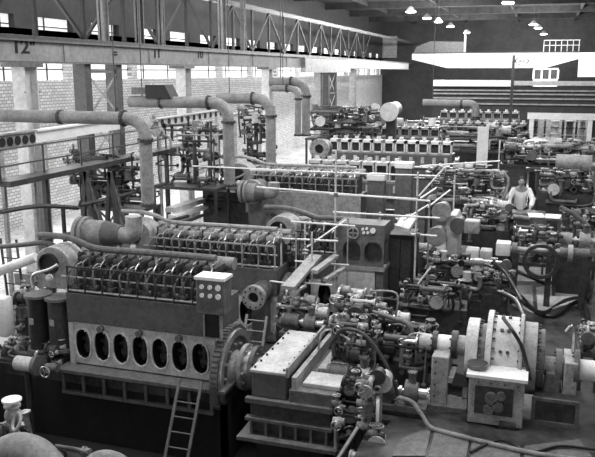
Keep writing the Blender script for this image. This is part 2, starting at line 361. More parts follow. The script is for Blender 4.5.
def make_head(parent, x, w, style, seed):
    """one cylinder head unit with valve cover, pump and pipes; y 0..1, z 1.5..2.3"""
    rr = random.Random(seed)
    h = MB().b2(x+.02, x+w-.02, .28, .9, 1.5, 1.95); 
    for k in range(4): h.cyl((x+.06+(w-.12)*(k % 2), .32+.5*(k//2), 1.95), (x+.06+(w-.12)*(k % 2), .32+.5*(k//2), 2.03), .025, n=6)
    h = h.build('cylinder_head', 'dark', parent)
    MB().b2(x+.05, x+w-.05, .34, .8, 1.96, 2.12, bev=.03).build('valve_cover', 'light' if style else 'dark', h)
    p = MB().cyl((x+w*.35, .13, 1.52), (x+w*.35, .13, 1.74), .055, n=10).cyl((x+w*.35, .13, 1.74), (x+w*.35, .13, 1.85), .03, n=8).cyl((x+w*.8, .16, 1.52), (x+w*.8, .16, 1.95), .022, n=6)
    p.b2(x+w*.1, x+w*.6, .06, .2, 1.6, 1.64).build('fuel_pump', 'mid' if not style else 'dark', h)
    MB().tube([(x+w*.35, .13, 1.84), (x+w*.4, .12, 1.98), (x+w*.55, .2, 2.05), (x+w*.5, .4, 1.98)], .016, 6).tube([(x+w*.8, .16, 1.9), (x+w*.85, .1, 2.02+rr.random()*.06), (x+w*.7, .35, 2.1)], .013, 6).build('injection_pipe', 'steel', h)
    MB().sph((x+w*.5, .5, 2.15), .05).cyl((x+w*.5, .5, 2.1), (x+w*.5, .5, 2.22), .02, n=6).build('vent_cap', 'light', h)
def make_engine(label, n_door=7, n_head=8, L=3.0, style=0, panel=True, loc=(0, 0, 0), group=None):
    e = thing('marine_diesel_engine', label, 'engine', (0, 0, 0), group)
    W = 1.15; dw = (L-.2)/n_door
    pl = MB(); ins = [MB() for k in range(n_door)]
    for k in range(n_door):
        x0 = .1+k*dw; oval_plate(pl, x0, x0+dw, .14, .9, x0+dw/2, .52, min(.155, dw*.385), .285, .06, .25, inner=ins[k])
    pl.b2(.1, L-.1, .0601, W, .12, .14).b2(0, .1, .04, W, .1, .92).b2(L-.1, L, .04, W, .1, .92).b2(.1, L-.1, .33, W, .14, .9).b2(.1, L-.1, .06, W, .9, .93)
    pl.build('crankcase', 'pale', e)
    for q in (1, 3, 5):
        if q < n_door: MB().cyl((.1+q*dw+.2, -.02, .86), (.1+q*dw+.2, .06, .86), .06, n=14).build('relief_valve', 'mid', e)
    for k in range(n_door):
        cx = .1+(k+.5)*dw; r_ = MB(); oval_ring(r_, cx, .52, min(.155, dw*.385), .285, .026, .06, .035)
        for q in range(10):
            an = 2*math.pi*q/10; r_.cyl((cx+.175*se(math.cos(an)), .06, .52+.275*se(math.sin(an))), (cx+.175*se(math.cos(an)), .01, .52+.275*se(math.sin(an))), .011, n=6)
        d = r_.build('inspection_port', 'pale', e); ins[k].build('port_interior', 'black', d)  # port recess coloured black for the shade inside
        MB().cyl((cx-.02, .22, .3), (cx+.03, .2, .72), .05, n=10).b2(cx-.07, cx+.08, .17, .28, .36, .46).cyl((cx-.13, .24, .55), (cx+.13, .24, .55), .035, n=10).build('connecting_rod', 'dark', d)
    MB().b2(0, L, .02, W, .94, 1.5).build('cover_panel', 'panel', e, bev=.01)
    b_ = MB()
    for k in range(int(L/.24)): 
        b_.cyl((.1+k*.24, .02, 1.46), (.1+k*.24, .005, 1.46), .012, n=6).cyl((.1+k*.24, .02, .98), (.1+k*.24, .005, .98), .012, n=6)
    b_.build('cover_bolts', 'mid', e)
    MB().b2(-.1, L+.3, -.28, W, .04, .1).build('foot_ledge', 'mid', e)
    bf = MB().b2(-.05, L+.05, -.16, W, -.02, .04).b2(-.05, L+.05, -.22, W, -.4, -.34)
    for k in range(8): bf.b2(-.05+k*(L+.03)/7, .01+k*(L+.03)/7, -.2, 0, -.34, -.02)
    bf.b2(-.05, L+.05, 0, W, -.34, -.02).build('base_frame', 'mid', e)
    hw = (L-.1)/n_head
    for k in range(n_head): make_head(e, .05+k*hw, hw, style, k)
    MB().cyl((-.2, .98, 2.05), (L, .98, 2.05), .12).build('exhaust_manifold', 'lag', e)
    MB().cyl((0, .05, 1.55), (L, .05, 1.55), .025, n=8).cyl((-.1, .06, 1.8), (L, .06, 1.8), .016, n=6).build('fuel_rail', 'steel', e)
    ca = MB()
    for k in range(n_head+1): ca.b2(.04+k*hw, .065+k*hw, .02, .06, 1.5, 2.0)
    ca.b2(.04, L-.03, .02, .05, 1.98, 2.01).build('guard_frame', 'light' if style else 'dark', e)
    tp = MB(); tp.tube([(-.9, .55, 2.42), (-.4, .5, 2.44), (.0, .5, 2.38), (.4, .5, 2.26), (L*.5, .5, 2.26), (L-.15, .5, 2.26)], .06 if not style else .045, 10)
    for k in range(n_head//2): tp.cyl((.3+k*2*hw, .5, 2.1), (.3+k*2*hw, .5, 2.26), .035, n=8)
    tp.build('water_pipe', 'light' if style else 'mid', e)
    for k in range(n_head*2): 
        x = .1+k*hw/2; MB().tube([(x, .22, 1.52), (x+.02, .02, 1.6+.04*(k % 3)), (x-.02, .0, 1.8+.05*(k % 4)), (x+.03, .18, 2.02)], .015, 6).cyl((x, .02, 1.66), (x+.05, .02, 1.66), .03, n=8).build('control_linkage', 'dark' if k % 3 else 'mid', e)
        MB().cyl((x, .36+.1*(k % 3), 2.0), (x, .36+.1*(k % 3), 2.17), .022, n=6).tube([(x, .36, 2.14), (x+.06, .5, 2.2), (x+.03, .7, 2.14)], .012, 6).build('cooling_fitting', 'steel' if k % 2 else 'dark', e)
    # arched casing, curved handrail with ball at the free end
    n = 10; arc = [(-.72+.36*(1-math.cos(math.pi/2*k/n))*0 + .36 - .36*math.cos(math.pi*k/n), .18, 2.0+.3*math.sin(math.pi*k/n)) for k in range(n+1)]
    arc = [(-.72, .18, 1.5)] + arc + [(0, .18, 1.5)]
    MB().prism(arc, (0, .5, 0)).build('end_casing', 'light', e, bev=.015)
    MB().cyl((-.42, .14, 1.98), (-.42, .19, 1.98), .17, n=20).ring((-.42, .1, 1.98), (-.42, .19, 1.98), .2, .17).build('casing_opening', 'black', e)
    MB().tube([(-.68, .0, 1.55), (-.7, .0, 1.72), (-.6, -.02, 1.82), (-.3, -.02, 1.92), (-.12, 0, 2.02)], .03, 8).build('hand_rail', 'steel', e)
    MB().sph((-.35, .05, 1.74), .075).build('ball_cap', 'white', e)
    if panel:
        dL = L; L = L+.2; c = MB().b2(L-.42, L+.1, -.22, .12, 1.45, 2.06).build('control_panel', 'mid', e, bev=.02)
        MB().b2(L-.44, L+.12, -.24, .14, 2.06, 2.11).build('panel_hood', 'white', c)
        for k in range(6):
            x = L-.3+(k % 3)*.15; z = 1.94-(k//3)*.15
            g = MB().cyl((x, -.225, z), (x, -.25, z), .05 if k % 3 == 2 else .04, n=16).build('gauge', 'dial', c)
        wn = MB().b2(L-.36, L-.36+.3, -.03, .02, .98, 1.4).build('side_window', 'black', e)
        MB().b2(L-.38, L-.35, -.05, .02, .96, 1.42).b2(L-.07, L-.04, -.05, .02, .96, 1.42).b2(L-.38, L-.04, -.05, .02, 1.4, 1.43).b2(L-.38, L-.04, -.05, .02, .94, .97).build('window_frame', 'light', e); L = dL
    e.location = loc; e['_o'] = list(loc)
    return e
e1 = make_engine('nearest diesel engine with row of oval crankcase ports and dial panel', loc=(-8.2, 11.3, 0))
e2 = make_engine('second diesel engine directly behind the nearest one, with white pipe brackets', style=1, panel=False, loc=(-8.0, 14.0, 0))
e3 = make_engine('short engine directly behind the left uprights of the tube scaffold', n_door=3, n_head=4, L=1.5, panel=False, loc=(-5.3, 16.0, -.1))
e4 = make_engine('diesel engine with plain grey cover behind the second engine, below the white cabinet boxes', n_head=8, L=3.2, style=1, panel=False, loc=(-7.9, 19.8, .62))
for E_, z_ in ((e4, .62),):
    E_['_o'] = [0, 0, 0]; MB().b2(-.1, 3.5, -.3, 1.3, -z_, -.4).build('plinth', 'dark', E_); MB().b2(-.1, 3.3, -.02, .01, .9, 1.55).build('side_cover', 'light', E_)
# flywheels
def flywheel(eng, c, r, t_):
    """built in the engine's own coordinates"""
    keep = list(eng['_o']); eng['_o'] = [0, 0, 0]
    f = MB().cyl(V(c), V(c)+V((t_, 0, 0)), r, n=48)
    for k in range(56):
        an = 2*math.pi*k/56; p = V(c)+V((0, math.cos(an)*r, math.sin(an)*r)); f.box(p+V((t_/2, 0, 0)), (t_, .05, .05), Matrix.Rotation(an, 3, 'X'))
    f = f.build('flywheel', 'mid', eng)
    MB().ring(V(c)+V((t_, 0, 0)), V(c)+V((t_+.05, 0, 0)), r*.93, r*.78, 40).build('rim_face', 'steel', f)
    b = MB().cyl(V(c)+V((t_, 0, 0)), V(c)+V((t_+.16, 0, 0)), r*.45, r*.3, 24); hexbolts(b, V(c)+V((t_, 0, 0)), (1, 0, 0), r*.6, 12, .03, .05); b.build('hub', 'light', f)
    eng['_o'] = keep
flywheel(e1, (3.03, .5, .2), .8, .14)
flywheel(e2, (3.05, .5, .8), .5, .1)

# far engines: pale framed box tops
def far_engine(label, x0, x1, Y, z0, z1, n, m1='pale', base=True):
    e = thing('far_diesel_engine', label, 'engine', ((x0+x1)/2, Y, 0))
    MB().b2(x0, x1, Y, Y+1.1, 0, z0-.05).build('crankcase', 'mid', e)
    MB().b2(x0, x1, Y+.02, Y+1.0, z0-.05, z0).build('top_plate', 'light', e)
    w = (x1-x0)/n; dz = z1-z0
    for k in range(n):
        xa = x0+k*w; fr = MB().b2(xa+.02, xa+w-.02, Y, Y+.5, z1-.1, z1).b2(xa+.02, xa+.07, Y, Y+.4, z0, z1).b2(xa+w-.07, xa+w-.02, Y, Y+.4, z0, z1).b2(xa, xa+w, Y, Y+.1, z0, z0+.05)
        h = fr.build('cylinder_head', m1, e)
        MB().b2(xa+.08, xa+w-.08, Y+.15, Y+.9, z0, z1-.1).build('head_block', 'dark', h)
        MB().cyl((xa+w/2, Y+.05, z0-.35), (xa+w/2, Y+.05, z0-.12), .08).cyl((xa+w/2, Y+.3, z1), (xa+w/2, Y+.3, z1+.12), .08).build('fuel_pump', 'pale', h)
    MB().cyl((x0-.3, Y-.04, z0-.5), (x1+.2, Y-.04, z0-.5), .05).cyl((x0-.2, Y-.03, z0-.9), (x1, Y-.03, z0-.9), .035).build('service_pipe', 'steel', e)
    return e
a = at(308, 172, Y=23.6); b = at(402, 178, Y=23.6)
far_engine('far engine whose pale head frames line up above the grey covered engine', a.x, b.x, 23.6, 2.02, at(308, 160, Y=23.6).z, 7)
a = at(328, 152, Y=28); b = at(452, 155, Y=28)
far_engine('longest far engine with a row of white topped cylinder heads', a.x, b.x, 28, at(330, 151, Y=28).z, at(330, 139, Y=28).z, 11, 'white')
a = at(372, 160, Y=27.3)
# distant ones towards the rear
for i, (px0, px1, py, Y) in enumerate(((447, 528, 122, 38), (440, 520, 111, 47), (352, 440, 126, 36))):
    a = at(px0, py, Y=Y); b = at(px1, py, Y=Y)
    far_engine('%s distant engine row of small pale caps' % ['lower right', 'highest and furthest', 'left hand'][i], a.x, b.x, Y, a.z-.45, a.z, 9, 'light')
# white topped boxes on engines (crop: 366-383,174 and 395-411,163)
for i, (x0, x1, y0, y1, Y) in enumerate(((367, 384, 175, 192, 20.3), (395, 412, 163, 180, 21.8))):
    a = at(x0, y1, Y=Y); b = at(x1, y0, Y=Y)
    t = thing('switch_box', ['left of two white topped grey boxes among the engines', 'right of two white topped grey boxes among the engines'][i], 'box', ((a.x+b.x)/2, Y+.2, a.z-1.2), 'white topped boxes')
    MB().b2(a.x, b.x, Y, Y+.4, a.z-1.2, b.z-.18).build('box_body', 'mid', t, bev=.02)
    MB().b2(a.x-.02, b.x+.02, Y-.02, Y+.42, b.z-.18, b.z).build('box_lid', 'white', t, bev=.02)
    MB().b2(a.x+.1, b.x-.1, Y+.1, Y+.3, 0, a.z-1.2).build('pedestal', 'dark', t)

# ================================================================= EXHAUST PIPES
def flange(mb, c, ax, r, t_=.06): mb.cyl(V(c)-V(ax)*t_/2, V(c)+V(ax)*t_/2, r*1.28, n=20); hexbolts(mb, V(c)+V(ax)*t_/2, ax, r*1.13, 10)
def exhaust(label, Y, px_l, py_l, px_v, py_t, py_b, r, xl=None):
    p0 = at(px_l, py_l, Y=Y); p1 = at(px_v, py_t, Y=Y); p2 = at(px_v, py_b, Y=Y); zt = (p0.z+p1.z)/2
    x0 = xl if xl is not None else p0.x
    t = thing('exhaust_pipe', label, 'pipe', (p1.x, Y, p2.z), 'lagged exhaust pipes')
    MB().pipe_el([(x0, Y, zt), (p1.x, Y, zt), (p1.x, Y, p2.z)], r, r*3.2, 18, 8).build('pipe_run', 'lag', t)
    for q, ax, rr in [((p1.x, Y, zt-r*3.3), (0, 0, 1), r), ((p1.x, Y, p2.z+.03), (0, 0, 1), r), ((p1.x-r*3.6, Y, zt), (1, 0, 0), r)] + [((x0+1+k*1.8, Y, zt), (1, 0, 0), r*.9) for k in range(int((p1.x-r*4-x0)/1.8))]:
        f = MB(); flange(f, q, ax, rr); f.build('pipe_flange', 'dark', t)
    for k in range(max(1, int((p1.x-x0)/3))):     # hanger rods to the roof
        x = x0+2.9+k*3 if x0 < -13 else x0+.4+k*3; MB().cyl((x, Y, zt+r), (x, Y, 10.9), .015, n=6).build('hanger_rod', 'dark', t)
    return p1.x, p2.z, zt
pa = exhaust('nearest lagged exhaust pipe, running in from the left edge and bending down', 13.2, 0, 115.5, 144.5, 119, 206, .13, -14)
pb = exhaust('second exhaust pipe bending down behind the nearest one', 19.2, 130, 101.5, 228, 103, 186, .16)
pc = exhaust('third exhaust pipe bending down beside the third column', 22.5, 218, 97, 270.5, 100, 165, .165)
pd = exhaust('fourth exhaust pipe with tight bend left of the far flange', 25.5, 284, 80, 306, 84, 136, .15, at(270, 80, Y=25.5).x)
pe = exhaust('thin exhaust riser doubled inside the fourth pipe bend', 25.0, 282, 84, 298, 93, 136, .11, at(272, 80, Y=25).x)
pf = exhaust('small far pipe bending down at the crane end', 33, 423, 103, 476, 104, 120, .17)
# brackets/hangers for the near pipe run
t = thing('blanked_duct', 'large pale duct ending in a round white disc among the far engines', 'duct', at(389, 112, Y=32))
c = at(389, 112, Y=32); t['_o'] = list(c)
MB().cyl(c, c+V((0, .12, 0)), .4, n=32).build('end_disc', 'pale', t); MB().cyl(c+V((0, .12, 0)), c+V((-.3, 3, 0)), .34, n=24).build('duct_body', 'mid', t)
MB().b2(c.x-.2, c.x+.2, c.y+.4, c.y+.8, 0, c.z-.25).build('stand', 'dark', t)
# ---- turbochargers
def turbo(label, c, r, L, riser=None, flip=False, open_=True):
    c = V(c); t = thing('turbocharger', label, 'turbocharger', (c.x, c.y, c.z-r))
    MB().cyl(c, c+V((.08, 0, 0)), r*1.22, n=32).cyl(c+V((.13, 0, 0)), c+V((.2, 0, 0)), r*1.2, n=32).cyl(c+V((.2, 0, 0)), c+V((L*.5, 0, 0)), r, n=32).build('air_casing', 'lag', t)
    if open_: MB().ring(c+V((-.06, 0, 0)), c, r*.8, r*.5, 24).build('inlet_ring', 'steel', t); MB().cyl(c+V((-.02, 0, 0)), c+V((0.001, 0, 0)), r*.5, n=24).build('inlet_mouth', 'black', t)
    MB().cyl(c+V((L*.5, 0, 0)), c+V((L*.8, 0, 0)), r*.98, r*.72, 28).build('cone', 'panel', t)
    pe_ = [c+V((L*.75, 0, 0)), c+V((L+.05, 0, 0)), c+V((L+.05, 0, (riser or .8)))]
    MB().pipe_el(pe_, r*.62, r*.9, 18).build('outlet_elbow', 'light', t)
    b = MB(); hexbolts(b, c+V((.2, 0, 0)), (1, 0, 0), r*1.1, 14); hexbolts(b, c+V((-.0, 0, 0)), (-1, 0, 0), r*1.1, 14); b.build('flange_bolts', 'mid', t)
    return t
c = at(80, 232, Y=13.2); turbo('big flanged turbocharger casing above the nearest engine', c, .28, 1.25, .42)
c = at(238, 194, Y=18.0)
t = turbo('turbocharger with round flange at the foot of the second exhaust pipe', (c.x-.3, 19.0, c.z-.1), .26, .9, .3)
def round_flange(label, c, r, Ybase, m_='light'):
    c = V(c); t = thing('flanged_casing', label, 'casing', (c.x, c.y, c.z-r))
    MB().ring(c, c+V((0, .12, 0)), r, r*.45, 28).build('flange_ring', m_, t); MB().cyl(c+V((0, .12, 0)), c+V((0, .7, 0)), r*.85, n=24).build('casing_body', 'mid', t)
    MB().cyl(c+V((0, .1, 0)), c+V((0, .121, 0)), r*.44, n=20).build('casing_mouth', 'black', t)
    b = MB(); hexbolts(b, c, (0, -1, 0), r*.8, 10, .02); b.build('flange_bolts', 'dark', t)
    MB().b2(c.x-r*.6, c.x+r*.6, c.y+.3, c.y+.6, 0, c.z-r*.5).build('pedestal', 'mid', t)
    return t
round_flange('round flanged casing with dark mouth at the left end of the grey covered engine', at(251, 192, Y=19.0), .34, 0)
round_flange('round flanged casing with dark mouth left of the far engine heads', at(319, 149, Y=25.2), .36, 0)
round_flange('dark round pump casing between second engine and scaffold', at(253, 298, Y=13.4), .25, 0, 'light')

# ================================================================= SMALL MACHINERY KIT
def valve(mb_parent, p, s, m1='mid', up=(0, 0, 1)):
    p = V(p); u = V(up); s = s*.72
    b = MB().sph(p, .09*s, (1.2, 1.2, 1)).cyl(p, p+u*.22*s, .035*s, n=8).cyl(p+V((.12*s, 0, 0)), p-V((.12*s, 0, 0)), .075*s, n=12).build('valve', m1, mb_parent)
    q = u.to_track_quat('Z', 'Y'); c = p+u*.22*s
    pts = [c+q @ V((.1*s*math.cos(2*math.pi*k/14), .1*s*math.sin(2*math.pi*k/14), 0)) for k in range(15)]
    h = MB().tube(pts, .013*s, 6, smooth=0, cap=False)
    for k in range(3): h.cyl(c, pts[k*5], .009*s, n=6)
    h.build('handwheel', 'steel', b)
def pipework(label, x0, x1, y0, y1, z0, z1, seed, n=9, r=.04, mats=('dark', 'mid', 'steel', 'mid', 'light'), cat='pipework', floor=0.0):
    rr = random.Random(seed); t = thing('pipework', label, cat, ((x0+x1)/2, (y0+y1)/2, floor))
    if z0 < 1.6 and seed not in (19, 30, 20): MB().b2(x0, x1, y0, y1, floor, floor+.06).b2(x0+.05, x1-.05, y0+.1, y1-.05, floor+.06, z0+(z1-z0)*.35).build('skid', 'dark', t)
    else:
        MB().b2(x0, x1, y0, y1, z0-.08, z0).build('tray', 'dark', t)
        for x in (x0+.05, x1-.05):
            for y in (y0+.05, y1-.05): MB().b2(x-.04, x+.04, y-.04, y+.04, floor, z0-.08).build('leg', 'dark', t)
    U = rr.uniform
    n = int(n*1.35); r = r*.82
    for k in range(n):
        a = V((U(x0, x1), U(y0, y1), U(z0, z1))); ax = rr.choice((0, 0, 1, 2)); pts = [a.copy()]
        for j in range(rr.choice((2, 3, 3))):
            a = a.copy(); a[ax] = (U(x0, x1), U(y0, y1), U(z0, z1))[ax]; pts.append(a.copy()); ax = (ax+rr.choice((1, 2))) % 3
        pts = [p for i, p in enumerate(pts) if i == 0 or (p-pts[i-1]).length > .12]
        if len(pts) < 2: continue
        q = r*U(.5, 1.5); m = rr.choice(mats); b = MB().pipe_el(pts, q, q*3, 10, 4) if k % 3 else MB().tube(pts, q*.7, 8, smooth=5)
        for p, o in ((pts[0], pts[1]), (pts[-1], pts[-2])):
            d = (o-p).normalized(); b.cyl(p, p+d*.03, q*1.8, n=12)
        b.build('pipe', m, t)
    for k in range(n//3): valve(t, (U(x0, x1), U(y0, y0+(y1-y0)*.5), U(z0+(z1-z0)*.5, z1)), U(.7, 1.2)*r/.04, rr.choice(('mid', 'light', 'dark')), rr.choice(((0, 0, 1), (0, -1, 0), (0, 0, 1))))
    for k in range(n//4):
        c = V((U(x0+.1, x1-.1), U(y0, y1), U(z0+(z1-z0)*.3, z1))); q = r*U(2, 3.6); ax = rr.choice(((1, 0, 0), (0, 1, 0), (0, 0, 1)))
        b = MB().cyl(c-V(ax)*q, c+V(ax)*q, q, n=16); flange(b, c-V(ax)*q, ax, q, .03); b.build('filter_body', rr.choice(('mid', 'light', 'dark', 'pale')), t)
    return t
def machine(label, x, y, z, s, seed, cat='pump'):
    """motor and pump on a common bed, axis along x"""
    rr = random.Random(seed); t = thing('pump_set', label, cat, (x, y, z), 'pump sets on the test floor')
    MB().b2(x-.75*s, x+.75*s, y-.3*s, y+.3*s, z, z+.16*s).build('bed_plate', 'mid', t)
    m = MB().cyl((x-.7*s, y, z+.5*s), (x-.1*s, y, z+.5*s), .25*s, n=20)
    for k in range(8): m.cyl((x-.62*s+k*.06*s, y, z+.5*s), (x-.6*s+k*.06*s, y, z+.5*s), .28*s, n=20)
    m.b2(x-.6*s, x-.2*s, y-.2*s, y+.2*s, z+.16*s, z+.35*s).build('motor', rr.choice(('mid', 'light')), t)
    MB().cyl((x-.1*s, y, z+.5*s), (x+.15*s, y, z+.5*s), .07*s).cyl((x-.02*s, y, z+.5*s), (x+.06*s, y, z+.5*s), .13*s).build('coupling', 'steel', t)
    b = MB().cyl((x+.15*s, y, z+.5*s), (x+.5*s, y, z+.5*s), .32*s, .26*s, n=24).b2(x+.2*s, x+.45*s, y-.2*s, y+.2*s, z+.16*s, z+.4*s).build('pump_casing', rr.choice(('light', 'pale', 'mid')), t)
    b = MB().cyl((x+.33*s, y, z+.7*s), (x+.33*s, y, z+1.05*s), .1*s); flange(b, (x+.33*s, y, z+1.05*s), (0, 0, 1), .11*s, .04*s); b.build('discharge_pipe', 'mid', t)
    b = MB().cyl((x+.5*s, y, z+.5*s), (x+.75*s, y, z+.5*s), .12*s); flange(b, (x+.75*s, y, z+.5*s), (1, 0, 0), .12*s, .04*s); b.build('suction_pipe', 'steel', t)
    return t
def ladder(label, a, b, w, n, m='mid', side=(1, 0, 0)):
    a = V(a); b = V(b); s = V(side)*w/2; t = thing('ladder', label, 'ladder', a)
    for k in (-1, 1): MB().bar(a+s*k, b+s*k, .03, .05).build('side_rail', m, t)
    for k in range(n): p = a+(b-a)*((k+.5)/n); MB().cyl(p-s, p+s, .014, n=8).build('rung', m, t)
    return t
def hose(label, pts, r, m='rubber', cat='hose', name='hose'):
    return tag(MB().tube(pts, r, 10, smooth=6).build(name, m), label, cat)
def P(px, py, z=0.0): return at(px, py, z=z)
def PY(px, py, y): return at(px, py, Y=y)

# ================================================================= REDUCTION GEAR AT THE END OF THE NEAREST ENGINE
gx0 = PY(250, 400, 10.6).x; gx1 = PY(331, 400, 10.6).x; gyf = 10.6
zt = PY(262, 372, 10.6).z; zt2 = PY(300, 388, 10.6).z
t = thing('reduction_gear', 'low dark gear case with two sloping bright cover plates next to the flywheel', 'gearbox', ((gx0+gx1)/2, 11.2, PZ))
zb_ = PY(290, 440, 10.5).z
MB().b2(gx0, gx1, gyf, 12.5, zb_, zt-.45).build('gear_case', 'dark', t, bev=.02)
MB().b2(gx0+.02, gx0+.62, gyf+.02, 12.6, zt-.45, zt-.03).build('gear_case', 'panel', t, bev=.02)
MB().b2(gx0+.68, gx1+.05, gyf-.02, 12.5, zt-.45, zt2-.04).build('gear_case', 'mid', t, bev=.02)
MB().b2(gx0, gx0+.64, gyf, 12.6, zt-.03, zt+.02).build('cover_plate', 'pale', t, bev=.01)
mb = MB()
mb.b2(gx0+.86, gx1+.1, gyf+.15, 11.25, zt2-.04, zt2+.03).build('cover_plate', 'pale', t, bev=.01)
MB().b2(gx0+.95, gx1+.12, 11.3, 12.1, zt2-.04, zt2+.08).build('cover_plate', 'light', t, bev=.01)
MB().b2(gx0+.72, gx0+.8, gyf, 12.8, zt2-.04, zt2+.16).b2(gx0+.62, gx0+.66, gyf, 12.8, zt-.05, zt+.12).build('rim_bar', 'light', t)
MB().b2(gx0-.05, gx1+.05, gyf-.1, gyf, zt-.52, zt-.44).b2(gx0-.05, gx1+.05, gyf-.12, gyf, zt-.82, zt-.77).build('rib', 'mid', t)
for k in range(6):
    x = gx0+.05+k*(gx1-gx0-.1)/5; MB().b2(x-.02, x+.02, gyf-.1, gyf, zb_, zt-.82).build('rib', 'mid', t)
MB().b2(gx0-.15, gx1+.15, gyf-.25, 12.5, zb_-.06, zb_).build('base_plate', 'mid', t)
for k in range(7):
    MB().cyl((gx0+.06, gyf+.1+k*.28, zt+.02), (gx0+.06, gyf+.1+k*.28, zt+.05), .02, n=6).build('bolt', 'dark', t); MB().cyl((gx0+.56, gyf+.1+k*.28, zt+.02), (gx0+.56, gyf+.1+k*.28, zt+.05), .02, n=6).build('bolt', 'dark', t)
MB().b2(gx0+.1, gx1-.1, gyf, 12.4, PZ, zb_-.06).build('plinth', 'black', t)
cs = thing('coupling_housing', 'bright bolted coupling between the flywheel and the gear case', 'coupling', (-4.65, 11.75, 0))
cx = -4.82
for k, (r_, m_, l_) in enumerate(((.42, 'light', .07), (.3, 'steel', .12), (.4, 'mid', .08), (.2, 'light', .15))):
    b = MB().cyl((cx, 11.75, .3), (cx+l_, 11.75, .3), r_, n=24); hexbolts(b, (cx+l_, 11.75, .3), (1, 0, 0), r_*.8, 10, .022, .04); b.build('coupling_disc', m_, cs); cx += l_

# ================================================================= FRONT WATER BRAKE DYNAMOMETER
dy = 12.45
dc = PY(478, 352, dy); dr = .66; xA = PY(463, 352, dy).x
t = thing('water_brake', 'large pale ribbed drum of the front dynamometer with white topped box before it', 'dynamometer', (xA+.7, dy, 0))
zc = dc.z
def X_(px): return PY(px, 352, dy-.3).x
for (p0, p1, r_, m_) in ((466, 478, .58, 'pale'), (478, 486, .5, 'mid'), (486, 492, .74, 'pale'), (492, 519, .66, 'pale'), (519, 523, .72, 'light'), (523, 537, .6, 'light'), (537, 545, .5, 'mid')):
    b = MB().cyl((X_(p0), dy, zc), (X_(p1), dy, zc), r_, n=48)
    b.build('drum_section', m_, t, bev=.01)
for (p, r_) in ((478, .58), (492, .74), (519, .72), (537, .6)):
    b = MB(); hexbolts(b, (X_(p)-.02, dy, zc), (1, 0, 0), r_*.94, 26, .018, .07); b.build('bolt_ring', 'dark', t)
for k in range(3):
    for a in range(9):
        an = math.radians(60+a*32); rr_ = .665
        if k: MB().cyl((X_(494+k*7), dy+rr_*math.cos(an), zc+rr_*math.sin(an)), (X_(494+k*7), dy+(rr_+.03)*math.cos(an), zc+(rr_+.03)*math.sin(an)), .03, n=8).build('drum_plug', 'dark', t)
MB().tube([PY(503, 318, 12.1), PY(512, 330, 11.85), PY(521, 345, 11.8), PY(526, 362, 11.75), PY(530, 380, 11.7)], .03, 8).build('drain_hose', 'rubber', t)
# box in front
bx0, bx1 = PY(468, 400, 11.35).x, PY(524, 400, 11.35).x; bz1 = PY(470, 376, 11.35).z; 
MB().b2(bx0, bx1, 11.35, 11.9, .02, bz1).build('brake_box', 'light', t, bev=.015)
MB().b2(bx0-.04, bx1+.04, 11.3, 11.95, bz1, bz1+.05).build('box_top', 'white', t)
MB().b2(bx0+.1, bx1-.16, 11.335, 11.36, .2, bz1-.14).build('recessed_panel', 'dark', t)
for (u, v, r_) in ((.42, .55, .1), (.55, .4, .09), (.38, .3, .08), (.6, .62, .07)):
    b = MB().cyl((bx0+(bx1-bx0)*u, 11.34, bz1*v+.05), (bx0+(bx1-bx0)*u, 11.27, bz1*v+.05), r_, n=20); hexbolts(b, (bx0+(bx1-bx0)*u, 11.27, bz1*v+.05), (0, -1, 0), r_*.7, 6, .01, .01); b.build('pipe_blank', 'mid', t)
for k in range(5):
    MB().cyl((bx0+.15+k*.2, 11.33, bz1-.07), (bx0+.15+k*.2, 11.31, bz1-.07), .013, n=6).build('bolt', 'dark', t)
c = PY(477, 372, 11.6); MB().cyl(c, c+V((0, 0, .16)), .13, .17, 20).build('funnel', 'mid', t); MB().cyl(c+V((0, 0, .16)), c+V((0, 0, .165)), .155, n=20).build('funnel_mouth', 'black', t)
MB().b2(bx0+.3, bx0+.42, 11.5, 11.6, 0, .05).cyl((bx0+.5, 11.4, .05), (bx0+.75, 11.4, .05), .09).build('foot', 'dark', t)
# pedestal left
t = thing('bearing_pedestal', 'light grey bearing stand with small dark opening left of the front dynamometer', 'pedestal', (PY(450, 400, 11.9).x, 12.0, 0))
x0, x1, x2 = PY(430, 400, 11.8).x, PY(447, 400, 11.8).x, PY(467, 400, 11.8).x; zz = PY(440, 357, 11.8).z; z2 = PY(455, 378, 11.8).z
MB().b2(x0, x1, 11.8, 12.5, 0, zz).build('pedestal_body', 'light', t, bev=.02)
w = MB(); w.b2(x1, x2, 11.8, 12.4, 0, .22).b2(x1, x2, 11.8, 12.4, z2-.1, z2).b2(x2-.08, x2, 11.8, 12.4, .2, z2).b2(x1, x2, 12.3, 12.4, .2, z2); w.build('side_frame', 'light', t)
MB().prism([(x1+.06, 11.78, .42), (x1+.34, 11.78, .42), (x1+.28, 11.78, .62), (x1+.12, 11.78, .66)], (0, .5, 0)).build('cover_window', 'dark', t)
MB().b2(x0-.06, x2, 11.7, 12.5, 0, .06).build('foot_plate', 'mid', t)
for k in range(4): MB().cyl((x0+.07, 11.79, .2+k*.2), (x0+.07, 11.76, .2+k*.2), .018, n=6).build('bolt', 'dark', t)
zs = PY(440, 345, 12.2).z
t = thing('drive_shaft', 'bright drive shaft with couplings leading to the front dynamometer', 'shaft', (x0, 12.3, zs))
for (p0, p1, r_, m_) in ((384, 420, .06, 'mid'), (420, 433, .14, 'pale'), (433, 438, .2, 'dark'), (438, 452, .15, 'white'), (452, 458, .24, 'dark'), (458, 468, .17, 'light')):
    b = MB().cyl((PY(p0, 345, 12.3).x, 12.3, zs), (PY(p1, 345, 12.3).x, 12.3, zs), r_, n=24)
    if r_ > .18: hexbolts(b, (PY(p0, 345, 12.3).x, 12.3, zs), (-1, 0, 0), r_*.8, 8, .02, .03)
    b.build('shaft_section', m_, t)
